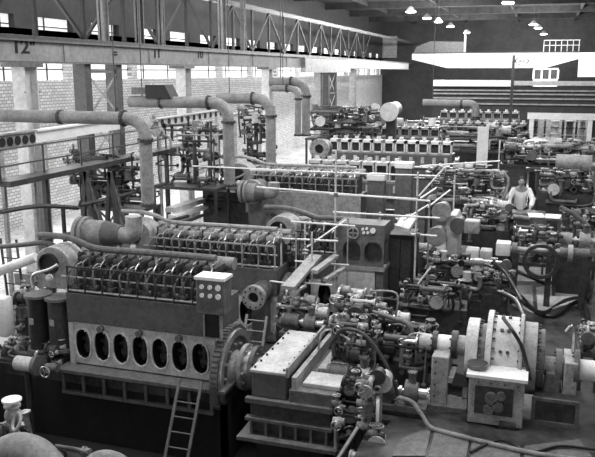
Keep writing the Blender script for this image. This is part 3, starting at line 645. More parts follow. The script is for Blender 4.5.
t = thing('outer_bearing', 'grey bearing housings with pale shaft end at the right edge', 'bearing', (PY(560, 400, 12).x, 12.3, 0))
for (p0, p1, r_, m_) in ((541, 556, .16, 'light'), (556, 562, .3, 'mid'), (562, 574, .2, 'light'), (574, 580, .32, 'mid'), (580, 602, .17, 'white')):
    b = MB().cyl((PY(p0, 360, 12.2).x, 12.3, zc-.05), (PY(p1, 360, 12.2).x, 12.3, zc-.05), r_, n=24)
    if r_ > .25: hexbolts(b, (PY(p0, 360, 12.2).x, 12.3, zc-.05), (-1, 0, 0), r_*.8, 10, .02, .03)
    b.build('shaft_section', m_, t)
for (p0, p1, zz_, m_) in ((545, 560, .75, 'mid'), (563, 577, .95, 'light')):
    MB().b2(PY(p0, 380, 12.1).x, PY(p1, 380, 12.1).x, 12.0, 12.7, 0, zz_).build('bearing_block', m_, t, bev=.02)
a = PY(533, 410, 11.7); b = PY(575, 437, 11.7)
MB().b2(a.x, b.x, 11.7, 12.6, 0, .42).build('bed_frame', 'dark', t); MB().b2(a.x-.03, b.x+.03, 11.65, 11.7, 0, .06).b2(a.x-.03, b.x+.03, 11.65, 11.7, .4, .45).b2(a.x-.03, a.x+.03, 11.65, 11.7, .06, .4).b2(b.x-.03, b.x+.03, 11.65, 11.7, .06, .4).build('frame_edge', 'mid', t)
MB().tube([PY(566, 332, 12.2), PY(572, 326, 12.2), PY(574, 335, 12.2), PY(573, 352, 12.1)], .03, 8).build('oil_pipe', 'steel', t)

# ================================================================= MIDDLE GEARED SET (around the white coated man)
gy = 18.2
t = thing('geared_test_set', 'bright gear housing with two round blank flanges in the middle of the right floor', 'gearbox', (PY(455, 262, gy).x, gy+.3, 0))
def GX_(p): return PY(p, 240, gy).x
for (px, py, r_, m_) in ((441, 212, .23, 'light'), (436, 237, .24, 'light'), (458, 226, .2, 'mid'), (429, 256, .17, 'mid')):
    c = PY(px, py, gy-.15); b = MB().cyl(c, c+V((0, .1, 0)), r_, n=28); hexbolts(b, c, (0, -1, 0), r_*.82, 10, .02, .02); b.build('blank_flange', m_, t)
    MB().cyl(c+V((0, .1, 0)), c+V((0, .6, 0)), r_*.75, n=20).build('casing_neck', 'mid', t)
z0 = PY(450, 215, gy).z; z1 = PY(450, 258, gy).z
MB().prism([(GX_(446), gy, z1), (GX_(446), gy, z0-.1), (GX_(449), gy, z0), (GX_(455), gy, z0), (GX_(458), gy, z0-.15), (GX_(458), gy, z1)], (0, .9, 0)).build('split_housing', 'pale', t, bev=.02)
MB().b2(GX_(418), GX_(470), gy+.1, gy+1.1, z1-.5, z1+.1).build('gear_case', 'mid', t, bev=.03)
MB().b2(GX_(415), GX_(508), gy-.1, gy+1.2, 0, .3).build('bed', 'dark', t)
MB().cyl((GX_(408), gy+.3, z1+.12), (GX_(432), gy+.3, z1+.12), .14).build('input_shaft', 'light', t)
b = MB().cyl((GX_(404), gy+.3, z1+.12), (GX_(408), gy+.3, z1+.12), .26); b.build('input_flange', 'light', t)
for k, (p0, p1, py, w_, m_) in enumerate(((465, 480, 226, .3, 'light'), (466, 479, 254, .3, 'white'), (480, 492, 256, .34, 'pale'), (496, 511, 248, .32, 'white'))):
    c = PY((p0+p1)/2, py, gy-.1+.1*k); MB().box(c, (GX_(p1)-GX_(p0), .4, w_), bev=.03).build('terminal_box', m_, t)
c = PY(469, 279, 17.0); MB().ring(c, c+V((0, .12, 0)), .36, .3, 32).ring(c, c+V((0, .12, 0)), .2, .13, 24).build('governor_wheel', 'mid', t); w = MB()
for k in range(6): an = k*math.pi/3; w.bar(c+V((.13*math.cos(an), .05, .13*math.sin(an))), c+V((.31*math.cos(an), .05, .31*math.sin(an))), .03)
w.cyl(c+V((0, -.05, 0)), c+V((0, 1.2, 0)), .06).build('wheel_spoke', 'mid', t)
t = thing('drive_shaft', 'long horizontal shaft running right from the middle geared set past the white topped table', 'shaft', (PY(540, 251, 18).x, 18, 1.3))
zs = PY(540, 251, 18.2).z
for (p0, p1, r_, m_) in ((511, 560, .07, 'light'), (512, 517, .16, 'mid'), (530, 534, .15, 'light'), (548, 552, .17, 'mid'), (560, 590, .12, 'mid'), (568, 573, .2, 'light')):
    MB().cyl((PY(p0, 251, 18.2).x, 18.2, zs), (PY(p1, 251, 18.2).x, 18.2, zs), r_, n=20).build('shaft_section', m_, t)
for p in (516, 550, 585): MB().b2(PY(p-3, 251, 18.2).x, PY(p+3, 251, 18.2).x, 18.05, 18.35, 0, zs-.05).build('shaft_stand', 'dark', t)
MB().ring(PY(541, 262, 17.9), PY(541, 262, 17.9)+V((0, .1, 0)), .42, .34, 30).build('guard_ring', 'dark', t)
# table with sheets
ty = 20.5; tx0, tx1 = PY(530, 219, ty).x, PY(562, 219, ty).x; tz = PY(545, 218, ty).z
t = thing('work_table', 'dark tall legged work table right of the man in the white coat', 'table', ((tx0+tx1)/2, ty+.3, 0))
MB().b2(tx0, tx1, ty, ty+.7, tz-.06, tz-.02).build('table_top', 'mid', t)
for x in (tx0+.04, (tx0+tx1)/2, tx1-.04):
    for y in (ty+.04, ty+.66): MB().b2(x-.025, x+.025, y-.025, y+.025, 0, tz-.06).build('leg', 'mid', t)
for k in range(2):
    x = tx0-.05+k*(tx1-tx0)*.53
    o = MB().box((x+(tx1-tx0)*.25, ty+.33, tz-.005+.004), ((tx1-tx0)*.5, .62, .012), Matrix.Rotation(R(6-12*k), 3, 'Z')).build('drawing_sheet', 'white'); tag(o, ['left', 'right'][k]+' white sheet of the two lying on the dark work table', 'paper', 'white sheets on the work table')

# ================================================================= THE MAN IN THE WHITE COAT
def man(px, py_head, Y, zf):
    hx = PY(px, py_head, Y); Ht = hx.z+.12-zf; k = Ht/1.76; base = V((hx.x, Y, zf))
    S = lambda x, y, z: base+V((x*k, y*k, z*k))
    t = thing('person', 'person in a white coat leaning on both arms over a guard beside the work table', 'person', base)
    def skin(name, verts, edges, radii, m, root=0, sub=2):
        me = bpy.data.meshes.new(name); me.from_pydata([S(*v)-base for v in verts], edges, []); o = bpy.data.objects.new(name, me); COL.objects.link(o)
        md = o.modifiers.new('s', 'SKIN'); 
        for i, r_ in enumerate(radii): me.skin_vertices[0].data[i].radius = (r_[0]*k, r_[1]*k)
        me.skin_vertices[0].data[root].use_root = True
        ms = o.modifiers.new('u', 'SUBSURF'); ms.levels = ms.render_levels = sub
        me.materials.append(M[m]); o.parent = t; return o
    # body: pelvis, chest, neck, head, arms, legs
    v = [(0, .05, .95), (0, .0, 1.2), (0, -.06, 1.42), (0, -.1, 1.52), (0, -.13, 1.6),
         (.19, -.06, 1.42), (.3, -.22, 1.18), (.26, -.5, 1.02), (.25, -.58, 1.0),
         (-.19, -.06, 1.42), (-.3, -.22, 1.18), (-.26, -.5, 1.02), (-.25, -.58, 1.0),
         (.1, .06, .88), (.12, .02, .48), (.12, .08, .08), (.13, -.08, .04), (-.1, .06, .88), (-.12, .02, .48), (-.12, .08, .08), (-.13, -.08, .04)]
    e = [(0, 1), (1, 2), (2, 3), (3, 4), (2, 5), (5, 6), (6, 7), (7, 8), (2, 9), (9, 10), (10, 11), (11, 12), (0, 13), (13, 14), (14, 15), (15, 16), (0, 17), (17, 18), (18, 19), (19, 20)]
    r = [(.15, .11), (.14, .11), (.16, .1), (.055, .055), (.06, .06), (.07, .07), (.05, .05), (.035, .035), (.03, .02), (.07, .07), (.05, .05), (.035, .035), (.03, .02), (.09, .09), (.065, .065), (.045, .045), (.04, .03), (.09, .09), (.065, .065), (.045, .045), (.04, .03)]
    skin('body', v, e, r, 'skin')
    skin('trousers', [(0, .05, .97), (.1, .06, .88), (.12, .02, .48), (.12, .08, .1), (-.1, .06, .88), (-.12, .02, .48), (-.12, .08, .1)], [(0, 1), (1, 2), (2, 3), (0, 4), (4, 5), (5, 6)], [(.15, .12), (.105, .105), (.08, .08), (.065, .065), (.105, .105), (.08, .08), (.065, .065)], 'cloth')
    skin('white_coat', [(0, .06, .72), (0, .05, .98), (0, 0, 1.2), (0, -.05, 1.4), (.2, -.05, 1.42), (.31, -.22, 1.18), (.27, -.46, 1.04), (-.2, -.05, 1.42), (-.31, -.22, 1.18), (-.27, -.46, 1.04)],
         [(0, 1), (1, 2), (2, 3), (3, 4), (4, 5), (5, 6), (3, 7), (7, 8), (8, 9)], [(.22, .17), (.18, .14), (.17, .14), (.18, .12), (.09, .09), (.075, .075), (.06, .06), (.09, .09), (.075, .075), (.06, .06)], 'coat', 1)
    hd = S(0, -.15, 1.66)
    w = MB().sph(hd, .1*k, (.82, .98, 1.15), 20, 14).cyl(hd+V((0, -.09*k, .0)), hd+V((0, -.125*k, -.025*k)), .018*k, .012*k, 8).sph(hd+V((.083*k, .01*k, 0)), .025*k, (.4, .8, 1.2)).sph(hd+V((-.083*k, .01*k, 0)), .025*k, (.4, .8, 1.2))
    h = w.build('head', 'skin', t)
    for s_ in (-1, 1): MB().sph(hd+V((s_*.033*k, -.088*k, .015*k)), .012*k).build('eye', 'ink', h)
    MB().box(hd+V((0, -.093*k, -.055*k)), (.045*k, .01*k, .008*k)).build('mouth', 'ink', h)
    MB().sph(hd+V((0, .02*k, .03*k)), .103*k, (.88, 1, 1.05), 18, 12).build('hair', 'hair', h)
    for s_ in (-1, 1):
        b = S(s_*.25, -.6, 1.0)
        for q in range(4):
            w = MB().tube([b+V(((q-1.5)*.02*k, 0, 0)), b+V(((q-1.5)*.024*k, -.04*k, .005*k)), b+V(((q-1.5)*.025*k, -(.075-.006*abs(q-1.3))*k, -.02*k))], .009*k, 6); w.build('finger', 'skin', t)
        MB().tube([b+V((-s_*.03*k, .03*k, 0)), b+V((-s_*.06*k, 0, 0)), b+V((-s_*.065*k, -.03*k, -.01*k))], .01*k, 6).build('thumb', 'skin', t)
    return base, k
mb_, k_ = man(522, 181, 23.6, .35)
o = MB().b2(mb_.x-1.3, mb_.x+1.3, 22.4, 24.4, 0, .35).build('platform', 'dark'); tag(o, 'low dark platform under the person in the white coat', 'platform')
zh = .35+.985*k_-.02*k_
t = thing('machine_guard', 'mottled grey machine guard the person in the white coat leans on', 'guard', (mb_.x, 22.9, .35))
MB().b2(mb_.x-.75, mb_.x+.75, 22.6, 23.2, .35, zh-.02).build('guard_body', 'mid', t, bev=.03)
MB().tube([(mb_.x-.3, 22.55, .6), (mb_.x-.3, 22.5, zh-.2), (mb_.x-.1, 22.5, zh-.12), (mb_.x+.3, 22.5, zh-.15)], .06, 10).build('guard_pipe', 'light', t)

# ================================================================= TUBE SCAFFOLD
sc = thing('tube_scaffold', 'scaffold of thin bright tubes standing over the middle engines', 'scaffold', PY(336, 300, 14.5)*1)
sc['_o'] = list(sc.location)
def rod(p0, p1, Y0, Y1=None, r=.02, m='white'):
    MB().cyl(PY(*p0, Y0), PY(*p1, Y0 if Y1 is None else Y1), r, n=8).build('scaffold_tube', m, sc)
def upright(px, py, Y, zb_=0):
    p = PY(px, py, Y); MB().cyl((p.x, Y, zb_), p, .022, n=8).build('scaffold_pole', 'pale', sc); return p
for px, py, Y in ((281, 224, 14.4), (305, 222, 15.6), (336, 150, 15.2), (380, 212, 16.0), (418, 172, 15.4), (312, 232, 14.2), (455, 175, 19), (500, 140, 24)): upright(px, py, Y)
for a in (((291, 221.5), (355, 226), 14.6), ((272, 238), (338, 241), 14.4), ((257, 187), (430, 201), 15.2), ((333, 212), (438, 218), 15.3), ((330, 194), (418, 199), 15.2), ((418, 197), (446, 166), 17.0),
          ((380, 215), (440, 218), 15.5), ((411, 234), (437, 236), 15.3), ((331, 264), (349, 265), 14.9), ((295, 261), (310, 262), 14.2), ((270, 281), (285, 283), 13.8), ((305, 283), (332, 285), 13.8),
          ((192, 166), (345, 173), 18.2), ((250, 170), (440, 176), 19), ((420, 166), (500, 161), 20)):
    rod(a[0], a[1], a[2])
for a in (((307, 247), (346, 220), 14.3, 15.4), ((418, 200), (436, 188), 15.3, 18), ((404, 220), (428, 205), 15.3, 17), ((418, 284), (430, 268), 15.2, 15.2), ((428, 207), (450, 190), 16.4, 18), ((300, 275), (316, 260), 14, 14.8)):
    rod(a[0], a[1], a[2], a[3], .02)
for px, py, Y in ((281, 240, 14.4), (336, 224, 15.2), (418, 198, 15.3), (336, 195, 15.2), (380, 215, 16), (418, 235, 15.3), (336, 240, 14.9), (312, 241, 14.3)):
    p = PY(px, py, Y); MB().box(p, (.09, .07, .09), bev=.01).build('scaffold_clamp', 'mid', sc)
# pale channel beams leaning among the pipes under the scaffold
for i, (a, b, Ya, Yb, w_) in enumerate((((288, 288), (316, 256), 12.9, 14.6, .26), ((314, 272), (336, 256), 13.6, 14.9, .14), ((325, 280), (345, 268), 13.8, 14.8, .1))):
    o = MB().bar(PY(*a, Ya), PY(*b, Yb), .07, w_).build('channel_beam', 'light'); tag(o, ['widest pale channel beam slanting up below the scaffold', 'narrower pale beam right of the widest one below the scaffold', 'short thin pale beam rightmost below the scaffold'][i], 'beam', 'pale beams below the scaffold')
# grey tilted panel with dark frame at 405,222
a = PY(393, 232, 15.8)
o = MB().prism([PY(395, 229, 15.7), PY(402, 219, 16.3), PY(418, 219, 16.3), PY(409, 233, 15.6)], (0, .02, .08)).build('sheet_cover', 'pale'); tag(o, 'tilted pale sheet metal cover right of the scaffold', 'cover')
t = thing('cable_cabinet', 'tall dark cabinet standing below the tilted pale cover', 'cabinet', PY(402, 290, 16)); t['_o'] = list(t.location)
a = PY(388, 232, 15.9); b = PY(414, 232, 15.9)
MB().b2(a.x, b.x, 15.9, 16.7, 0, a.z-.05).build('cabinet_body', 'black', t, bev=.02); MB().b2(a.x+.05, (a.x+b.x)/2-.01, 15.88, 15.9, .1, a.z-.15).build('cabinet_door', 'dark', t); MB().b2((a.x+b.x)/2+.01, b.x-.05, 15.88, 15.9, .1, a.z-.15).build('cabinet_door', 'dark', t)

# white upright panel far back
a = PY(476, 166, 27); b = PY(489, 127, 27)
t = thing('upright_board', 'tall narrow white panel standing among the far machines', 'panel', ((a.x+b.x)/2, 27, 0))
MB().b2(a.x, b.x, 27, 27.08, a.z, b.z).b2(a.x+.28, b.x+.02, 27, 27.08, b.z, b.z+.1).build('panel_sheet', 'white', t)
for x in (a.x+.05, b.x-.05): MB().b2(x-.03, x+.03, 27.08, 27.14, 0, a.z+.4).build('leg', 'dark', t)

# ================================================================= LADDERS
pA = PY(190, 381, 10.95); ladder('steel ladder leaning down into the dark pit before the nearest engine', (PY(170, 462, 10.2).x, 10.2, PZ), (pA.x, 10.98, pA.z), .42, 7)
pA = PY(256, 316, 13.2); ladder('short steel ladder beside the second engine', (pA.x, 12.9, 0), (pA.x, 13.25, pA.z), .42, 4, 'light')
pA = PY(5, 240, 12.6); ladder('steep ladder at the left edge of the photo beside the air coolers', (PY(20, 325, 12.2).x, 12.2, 0), (pA.x, 12.7, pA.z), .4, 8, 'dark')

# ================================================================= FOREGROUND OF THE PIT
def duct(label, pts, r, m='light', rings=()):
    t = thing('foreground_duct', label, 'duct', pts[0]); t['_o'] = list(t.location)
    MB().pipe_el(pts, r, r*2, 24, 10).build('duct_shell', m, t)
    for c, ax in rings:
        f = MB(); flange(f, c, ax, r, .05); f.build('duct_flange', 'mid', t)
    return t
c = PY(32, 452, 8.2)
duct('largest pale round duct bend at the bottom left of the pit', [(c.x-.75, 8.0, c.z-.55), (c.x-.4, 8.2, c.z-.02), (c.x+.05, 8.2, c.z), (c.x+.75, 8.0, c.z-.45), (c.x+1.3, 7.9, PZ+.05)], .26, 'lag')
c = PY(100, 462, 8.4)
duct('smaller pale duct at the bottom of the pit right of the largest bend', [(c.x-.5, 8.2, PZ+.1), (c.x-.05, 8.4, c.z), (c.x+.3, 8.5, c.z-.1), (c.x+.5, 8.5, PZ+.1)], .2, 'lag')
c = PY(13, 415, 8.9)
t = thing('gate_valve', 'pale gate valve with round handwheel at the lower left edge', 'valve', (c.x, c.y, PZ)); t['_o'] = [c.x, c.y, PZ]
MB().sph(c, .13, (1, 1, 1.1), 18, 12).cyl(c-V((0, 0, .35)), c+V((0, 0, .15)), .07).cyl(c+V((0, 0, .14)), c+V((0, 0, .17)), .13, n=20).build('valve_body', 'light', t)
MB().cyl(c+V((0, 0, .24)), c+V((0, 0, .27)), .15, n=24).cyl(c+V((0, 0, .17)), c+V((0, 0, .24)), .03).build('top_disc', 'white', t)
w = MB(); c2 = c+V((.16, -.12, -.03)); q = [c2+V((.02*math.sin(a_), .06*math.cos(a_)*0+.05*math.sin(a_)+.0, 0))+V((.08*math.cos(a_), -.03*math.cos(a_), .12*math.sin(a_))) for a_ in [2*math.pi*k/18 for k in range(19)]]
w.tube(q, .025, 8, smooth=0, cap=False).build('handwheel', 'pale', t)
MB().cyl((c.x, c.y, PZ), c-V((0, 0, .3)), .09).build('riser_pipe', 'mid', t)
pipework('tangle of valves and pipes at the lower left edge of the pit', PY(-6, 440, 9).x, PY(14, 440, 9).x, 8.8, 9.6, -1.1, PY(5, 425, 9).z, 41, 12, .05, floor=PZ)
hose('thin pipe lying across the bottom of the pit between the ducts', [PY(55, 446, 8.5), PY(75, 449, 8.6), PY(88, 452, 8.5)], .03, 'mid', 'pipe', 'loose_pipe')
pipework('low dark pipes on the pit floor below the nearest engine', -8.2, -5.6, 9.2, 10.3, -1.2, -.8, 5, 9, .03, ('black', 'dark', 'dark'), floor=PZ)

# left of nearest engine: coolers, valves
for i, (p0, p1, pt, pb) in enumerate(((25, 42, 300, 352), (45, 63, 303, 352))):
    a = PY(p0, pb, 11.3); b = PY(p1, pt, 11.3); x = (a.x+b.x)/2; r_ = (b.x-a.x)/2
    t = thing('air_cooler', ['left', 'right'][i]+' dark upright cylinder cooler left of the nearest engine', 'cooler', (x, 11.5, a.z), 'dark upright coolers')
    MB().cyl((x, 11.5, a.z), (x, 11.5, b.z), r_*.9, n=24).build('cooler_shell', 'dark' if i else 'black', t)
    MB().cyl((x, 11.5, b.z), (x, 11.5, b.z+.05), r_*1.1, n=24).build('end_flange', 'mid', t)
    MB().cyl((x, 11.5, a.z+.02), (x, 11.5, a.z+.07), r_*1.1, n=24).build('end_flange', 'mid', t)
    MB().box((x-r_*.1, 11.5-r_*.92, (a.z+b.z)/2+.1), (.09, .02, .12)).build('label_plate', 'light', t)
    MB().cyl((x, 11.5, max(0.0, a.z-.9) if a.z > 0 else a.z), (x, 11.5, a.z), .08).build('cooler_leg', 'dark', t) if a.z > .05 else None
c = PY(27, 364, 10.9)
t = thing('strainer', 'short pale horizontal cylinder below the coolers at the left', 'strainer', c); t['_o'] = list(c)
MB().cyl(c-V((.22, 0, 0)), c+V((.18, 0, 0)), .14, n=24).build('strainer_body', 'pale', t); MB().cyl(c+V((.18, 0, 0)), c+V((.26, 0, 0)), .19, n=24).build('strainer_flange', 'mid', t); MB().cyl(c+V((0, 0, -.1)), V((c.x, c.y, PZ)), .06).build('strainer_stand', 'dark', t)
valve(t, c+V((.55, 0, 0)), 1.4, 'mid', (0, -1, 0))
pipework('valves and pipes between the left coolers and the pit edge', PY(-4, 370, 11.2).x, PY(62, 370, 11.2).x, 11.2, 11.7, .05, .42, 7, 12, .04)
pipework('small pipework standing left of the coolers', PY(8, 330, 12).x, PY(24, 330, 12).x, 12.1, 12.8, .3, 1.2, 9, 12, .04)
o = MB().cyl(PY(-8, 274, 12.3), PY(36, 257, 12.5), .1, n=16).build('white_pipe', 'white'); tag(o, 'thick white pipe entering from the left edge behind the nearest engine', 'pipe')
o = MB().box(PY(3, 316, 11.9), (.36, .3, .85), bev=.08).build('white_tank', 'white'); tag(o, 'white tank at the left edge behind the steep ladder', 'tank')
hose('dark cable bundle swinging over the end of the nearest engine', [PY(-4, 247, 12.2), PY(20, 245, 12.1), PY(45, 243, 12), PY(65, 250, 11.9), PY(85, 255, 11.9)], .05, 'dark', 'cable', 'cable_bundle')

# ================================================================= PIPEWORK BETWEEN THE MACHINES
def PW(label, px0, px1, pyt, pyb, Y, d, seed, n, r, mats=('dark', 'mid', 'steel', 'dark', 'light', 'dark', 'dark'), z0=None, floor=0.0):
    a = PY(px0, pyb, Y); b = PY(px1, pyt, Y)
    return pipework(label, a.x, b.x, Y, Y+d, max(floor+.1, a.z) if z0 is None else z0, b.z, seed, n, r, mats, floor=floor)
PW('dense tangle of pipes and valves right of the gear case cover plates', 328, 372, 325, 400, 11.6, 1.4, 11, 34, .04)
PW('tangle of valves at the foot of the gear case right side', 330, 385, 385, 445, 10.3, .9, 12, 26, .045, z0=-1.0, floor=PZ)
PW('bright fittings behind the gear case and in front of the scaffold', 272, 330, 308, 338, 13.0, .8, 13, 22, .04)
PW('pipework below the light side panel of the scaffolded engine', 330, 392, 304, 330, 13.2, .9, 14, 26, .045, ('mid', 'steel', 'light', 'pale', 'dark'))
PW('dark pipework left of the light bearing stand', 372, 428, 335, 415, 12.2, 1.2, 15, 26, .045, ('dark', 'mid', 'black', 'dark', 'steel'))
PW('pipes at the foot of the middle geared set', 420, 512, 264, 300, 16.4, .9, 16, 34, .045, ('dark', 'dark', 'black', 'mid', 'dark', 'steel'))
PW('pipes left of the middle geared set', 396, 412, 222, 262, 17.0, .9, 17, 18, .05, ('mid', 'steel', 'dark', 'light'))
PW('fittings between the middle geared set and the white topped table', 462, 512, 205, 245, 19.6, 1, 18, 26, .05, ('mid', 'steel', 'dark', 'light'))
PW('pipework behind the long horizontal shaft', 512, 560, 232, 262, 19.0, .8, 19, 20, .05, ('mid', 'dark', 'dark', 'steel'))
PW('pipework over the dynamometer at the right edge', 578, 604, 330, 352, 13.2, .6, 20, 10, .04, ('mid', 'steel', 'dark', 'light'))
PW('low pipework in front of the dark cabinet', 395, 470, 290, 318, 14.8, .9, 21, 22, .04, ('dark', 'mid', 'dark', 'black'))
PW('pipework left of the person in the white coat', 425, 508, 170, 200, 22.5, 1.2, 22, 38, .05, ('mid', 'steel', 'dark', 'light'))
PW('pipework right of the person in the white coat', 534, 598, 172, 205, 23.4, 1.2, 23, 30, .05, ('mid', 'steel', 'dark', 'mid'))
PW('far pipework in front of the lit doorway', 500, 594, 143, 164, 31, 1.5, 24, 44, .07, ('mid', 'steel', 'dark', 'light', 'pale'))
PW('far pipework below the nearer distant caps', 440, 530, 128, 150, 36, 1.2, 25, 34, .07, ('mid', 'dark', 'dark', 'light'))
PW('pipework standing behind the grey covered engine', 250, 350, 172, 190, 21.9, .8, 26, 34, .05, ('mid', 'dark', 'steel', 'light'))
PW('pipework around the far pipe bends', 305, 380, 108, 138, 30, 1.0, 27, 30, .06, ('mid', 'dark', 'mid', 'dark'))
PW('pipes behind the second exhaust pipe foot', 200, 262, 168, 205, 20.5, .8, 28, 14, .05, ('mid', 'dark', 'dark', 'steel'))
PW('pipework in the shadow between second engine and scaffolded engine', 268, 305, 235, 285, 14.7, .5, 29, 16, .035, ('dark', 'mid', 'mid'))
PW('pipework at the right edge beside the shaft end', 560, 600, 215, 250, 21.0, 1, 30, 20, .05, ('mid', 'dark', 'mid'))
for i, (px, py, Y, s, lb) in enumerate(((352, 325, 13.0, .6, 'pump set among the bright fittings before the light side panel'), (302, 322, 12.9, .55, 'small pump set just behind the gear case'), (352, 375, 11.4, .6, 'pump set in the tangle right of the gear case'),
        (400, 390, 11.4, .6, 'pump set left of the light bearing stand'), (575, 165, 28, .9, 'far pump set below the lit doorway'), (545, 160, 33.4, 1.0, 'far pump set left below the lit doorway'), (470, 190, 25, .9, 'pump set left of the person in the white coat'),
        (575, 240, 19.5, .7, 'pump set at the right edge below the pipe loop'), (440, 160, 31, 1.0, 'far pump set right of the longest far engine'), (500, 228, 20.6, .7, 'pump set in front of the platform'), (575, 195, 25, .9, 'pump set at the right edge behind the work table'))):
    p = PY(px, py, Y); st = max(p.z-.5*s, 0.05)
    t = machine(lb, p.x, Y, st, s, i)
    MB().b2(p.x-.6*s, p.x+.6*s, Y-.25*s, Y+.25*s, 0, st).build('plinth', 'dark', t)
a = PY(556, 162, 27); b = PY(592, 158, 27)
o = thing('horizontal_vessel', 'long pale horizontal vessel below the lit doorway', 'vessel', a); MB().cyl(a, (b.x, 27, a.z), .27, n=24).build('vessel_shell', 'light', o)
for x in (a.x+.2, b.x-.2): MB().b2(x-.06, x+.06, 26.9, 27.1, 0, a.z-.2).build('saddle', 'dark', o)
# machine hall depth: rows of low dark sets
for i, (px0, px1, py, Y) in enumerate(((400, 470, 134, 40), (500, 595, 140, 44), (330, 400, 118, 40), (400, 500, 118, 50))):
    a = PY(px0, py, Y); b = PY(px1, py, Y)
    pipework(['distant machinery behind the round white disc', 'distant machinery under the doorway left side', 'distant machinery behind the fourth exhaust pipe', 'most distant machinery near the partition'][i], a.x, b.x, Y, Y+2, .5, max(1.2, a.z), 60+i, 44, .09, ('mid', 'dark', 'dark', 'light', 'steel'))

# ================================================================= HOSES, CABLES AND FLOOR PLATES AT THE RIGHT
hose('thick black hose looping over the floor plates from the geared set', [PY(498, 285, 15), P(520, 296, .1), P(535, 311, .05), P(553, 316, .05), P(570, 305, .1), P(582, 302, .15), P(588, 318, .1), P(592, 335, .1)], .05)
hose('black hose rising in an S behind the floor plates', [P(512, 268, .1), P(530, 277, .05), P(550, 283, .05), P(568, 276, .1), P(580, 271, .15), P(586, 280, .1), P(588, 300, .1)], .045)
hose('black hose running below the geared set to the drum', [PY(498, 292, 14.6), PY(515, 300, 14), PY(524, 318, 13), PY(527, 332, 12.6)], .045)
hose('pale bent pipe in front of the scaffolded engine running to the dark pipework', [PY(350, 309, 12.8), PY(375, 313, 12.7), PY(395, 319, 12.6), PY(409, 325, 12.5), PY(414, 340, 12.4), PY(422, 352, 12.2)], .045, 'mid', 'pipe', 'bent_pipe')
hose('grey hose from the dark pipework along the floor under the dynamometer', [PY(398, 397, 11.2), PY(412, 402, 11.1), PY(422, 415, 11), P(432, 428, .05), P(460, 436, .05), P(505, 447, .05), P(545, 455, .05), P(600, 462, .05)], .035, 'lag')
hose('curved pipe rising beside the short ladder', [PY(290, 316, 13.2), PY(292, 302, 13.2), PY(299, 290, 13.2), PY(306, 286, 13.3)], .035, 'steel', 'pipe', 'bent_pipe')
hose('pipe loop at the right edge above the floor hoses', [PY(560, 207, 20.5), PY(575, 215, 20.5), PY(588, 228, 20.5), PY(592, 245, 20.4), PY(592, 262, 20.2)], .06, 'mid', 'pipe', 'bent_pipe')
for i, (q, m_) in enumerate((((530, 258), (590, 258), (588, 285), (532, 290)), 'mid'),) if False else []: pass
plates = [((536, 288), (584, 281), (583, 300), (538, 314)), ((510, 286), (532, 286), (534, 314), (512, 306)), ((556, 260), (594, 260), (594, 279), (556, 279)), ((400, 440), (432, 427), (425, 457), (392, 457)), ((436, 428), (470, 437), (466, 458), (428, 458)), ((472, 438), (520, 447), (520, 460), (470, 460)), ((524, 447), (580, 440), (592, 458), (524, 460)), ((515, 262), (553, 262), (553, 282), (515, 282))]
nm = ['brightest floor plate inside the hose loop', 'narrow floor plate left inside the hose loop', 'floor plate above the S shaped hose at the right', 'leftmost floor plate at the bottom edge of the photo', 'second floor plate from the left at the bottom edge', 'floor plate below the white topped box', 'floor plate at the bottom right under the bed frame', 'floor plate beneath the long shaft']
for i, q in enumerate(plates):
    o = MB().prism([P(x, y, .0) for x, y in q], (0, 0, .02)).build('floor_plate', 'pale' if i == 0 else 'light' if i in (1, 2, 7) else 'mid'); tag(o, nm[i], 'floor plate', 'steel floor plates')
# stair treads/curved white pipe near 460,410
p = PY(376, 410, 10.6)
o = MB().ring(p, p+V((.05, .01, 0)), .22, .13, 20).build('white_ring', 'white'); tag(o, 'white flange ring leaning in the valves at the bottom centre', 'ring')
hose('thin bright rod leaning out of the pit at the bottom centre', [PY(358, 427, 10.2), PY(336, 462, 9.9)], .03, 'steel', 'rod', 'leaning_rod')

# ================================================================= LEFT SIDE BEHIND THE ENGINES
# white beam with perforated end, running along the hall
def beam_px(label, a, b, X, th, dp, m, name='storage_beam', grp=None, holes=0):
    A = at(*a, X=X); B = at(*b, X=X); t = thing(name, label, 'beam', ((A+B)/2)); t['_o'] = list(t.location)
    if grp: t['group'] = grp
    MB().bar(A, B, th, dp).build('beam_web', m, t)
    for k in range(holes):
        p = A+(B-A)*((k+.5)/holes)+V((dp/2+.005, 0, 0)); MB().cyl(p, p+V((.01, 0, 0)), .1, n=16).build('lightening_hole', 'ink', t)
    MB().bar(A+V((0, 0, th/2)), B+V((0, 0, th/2)), .04, dp+.12).build('beam_flange', m, t)
    for k in (.1, .9):
        p = A+(B-A)*k; MB().b2(p.x-.04, p.x+.04, p.y-.04, p.y+.04, 0, p.z-th/2).build('beam_post', 'light', t)
    return t
beam_px('white crane beam sloping up behind the nearest exhaust pipe', (34, 137), (118, 124), -11.2, .28, .12, 'white')
beam_px('perforated pale beam end with round holes at the left edge', (-4, 143), (34, 138), -11.0, .34, .1, 'light', holes=5)
beam_px('perforated pale beam between first and second exhaust pipes', (150, 124), (222, 113), -11.4, .26, .1, 'pale', holes=12)
beam_px('lower pale beam behind the second exhaust pipe', (185, 134), (216, 128), -11.3, .26, .12, 'light')
beam_px('pale beam behind the third exhaust pipe', (232, 118), (262, 112), -11.6, .3, .12, 'pale')
for i, (a, b, X, th) in enumerate((((193, 172), (209, 166), -10.6, .3), ((190, 184), (212, 178), -10.4, .3), ((193, 161), (208, 157), -10.7, .25))):
    o = MB().cyl(at(*a, X=X), at(*b, X=X), th*.5, n=16).build('stored_pipe', 'pale'); tag(o, ['middle', 'lowest', 'topmost'][i]+' of three stacked pale pipes left of the second exhaust pipe', 'pipe', 'stacked pale pipes')
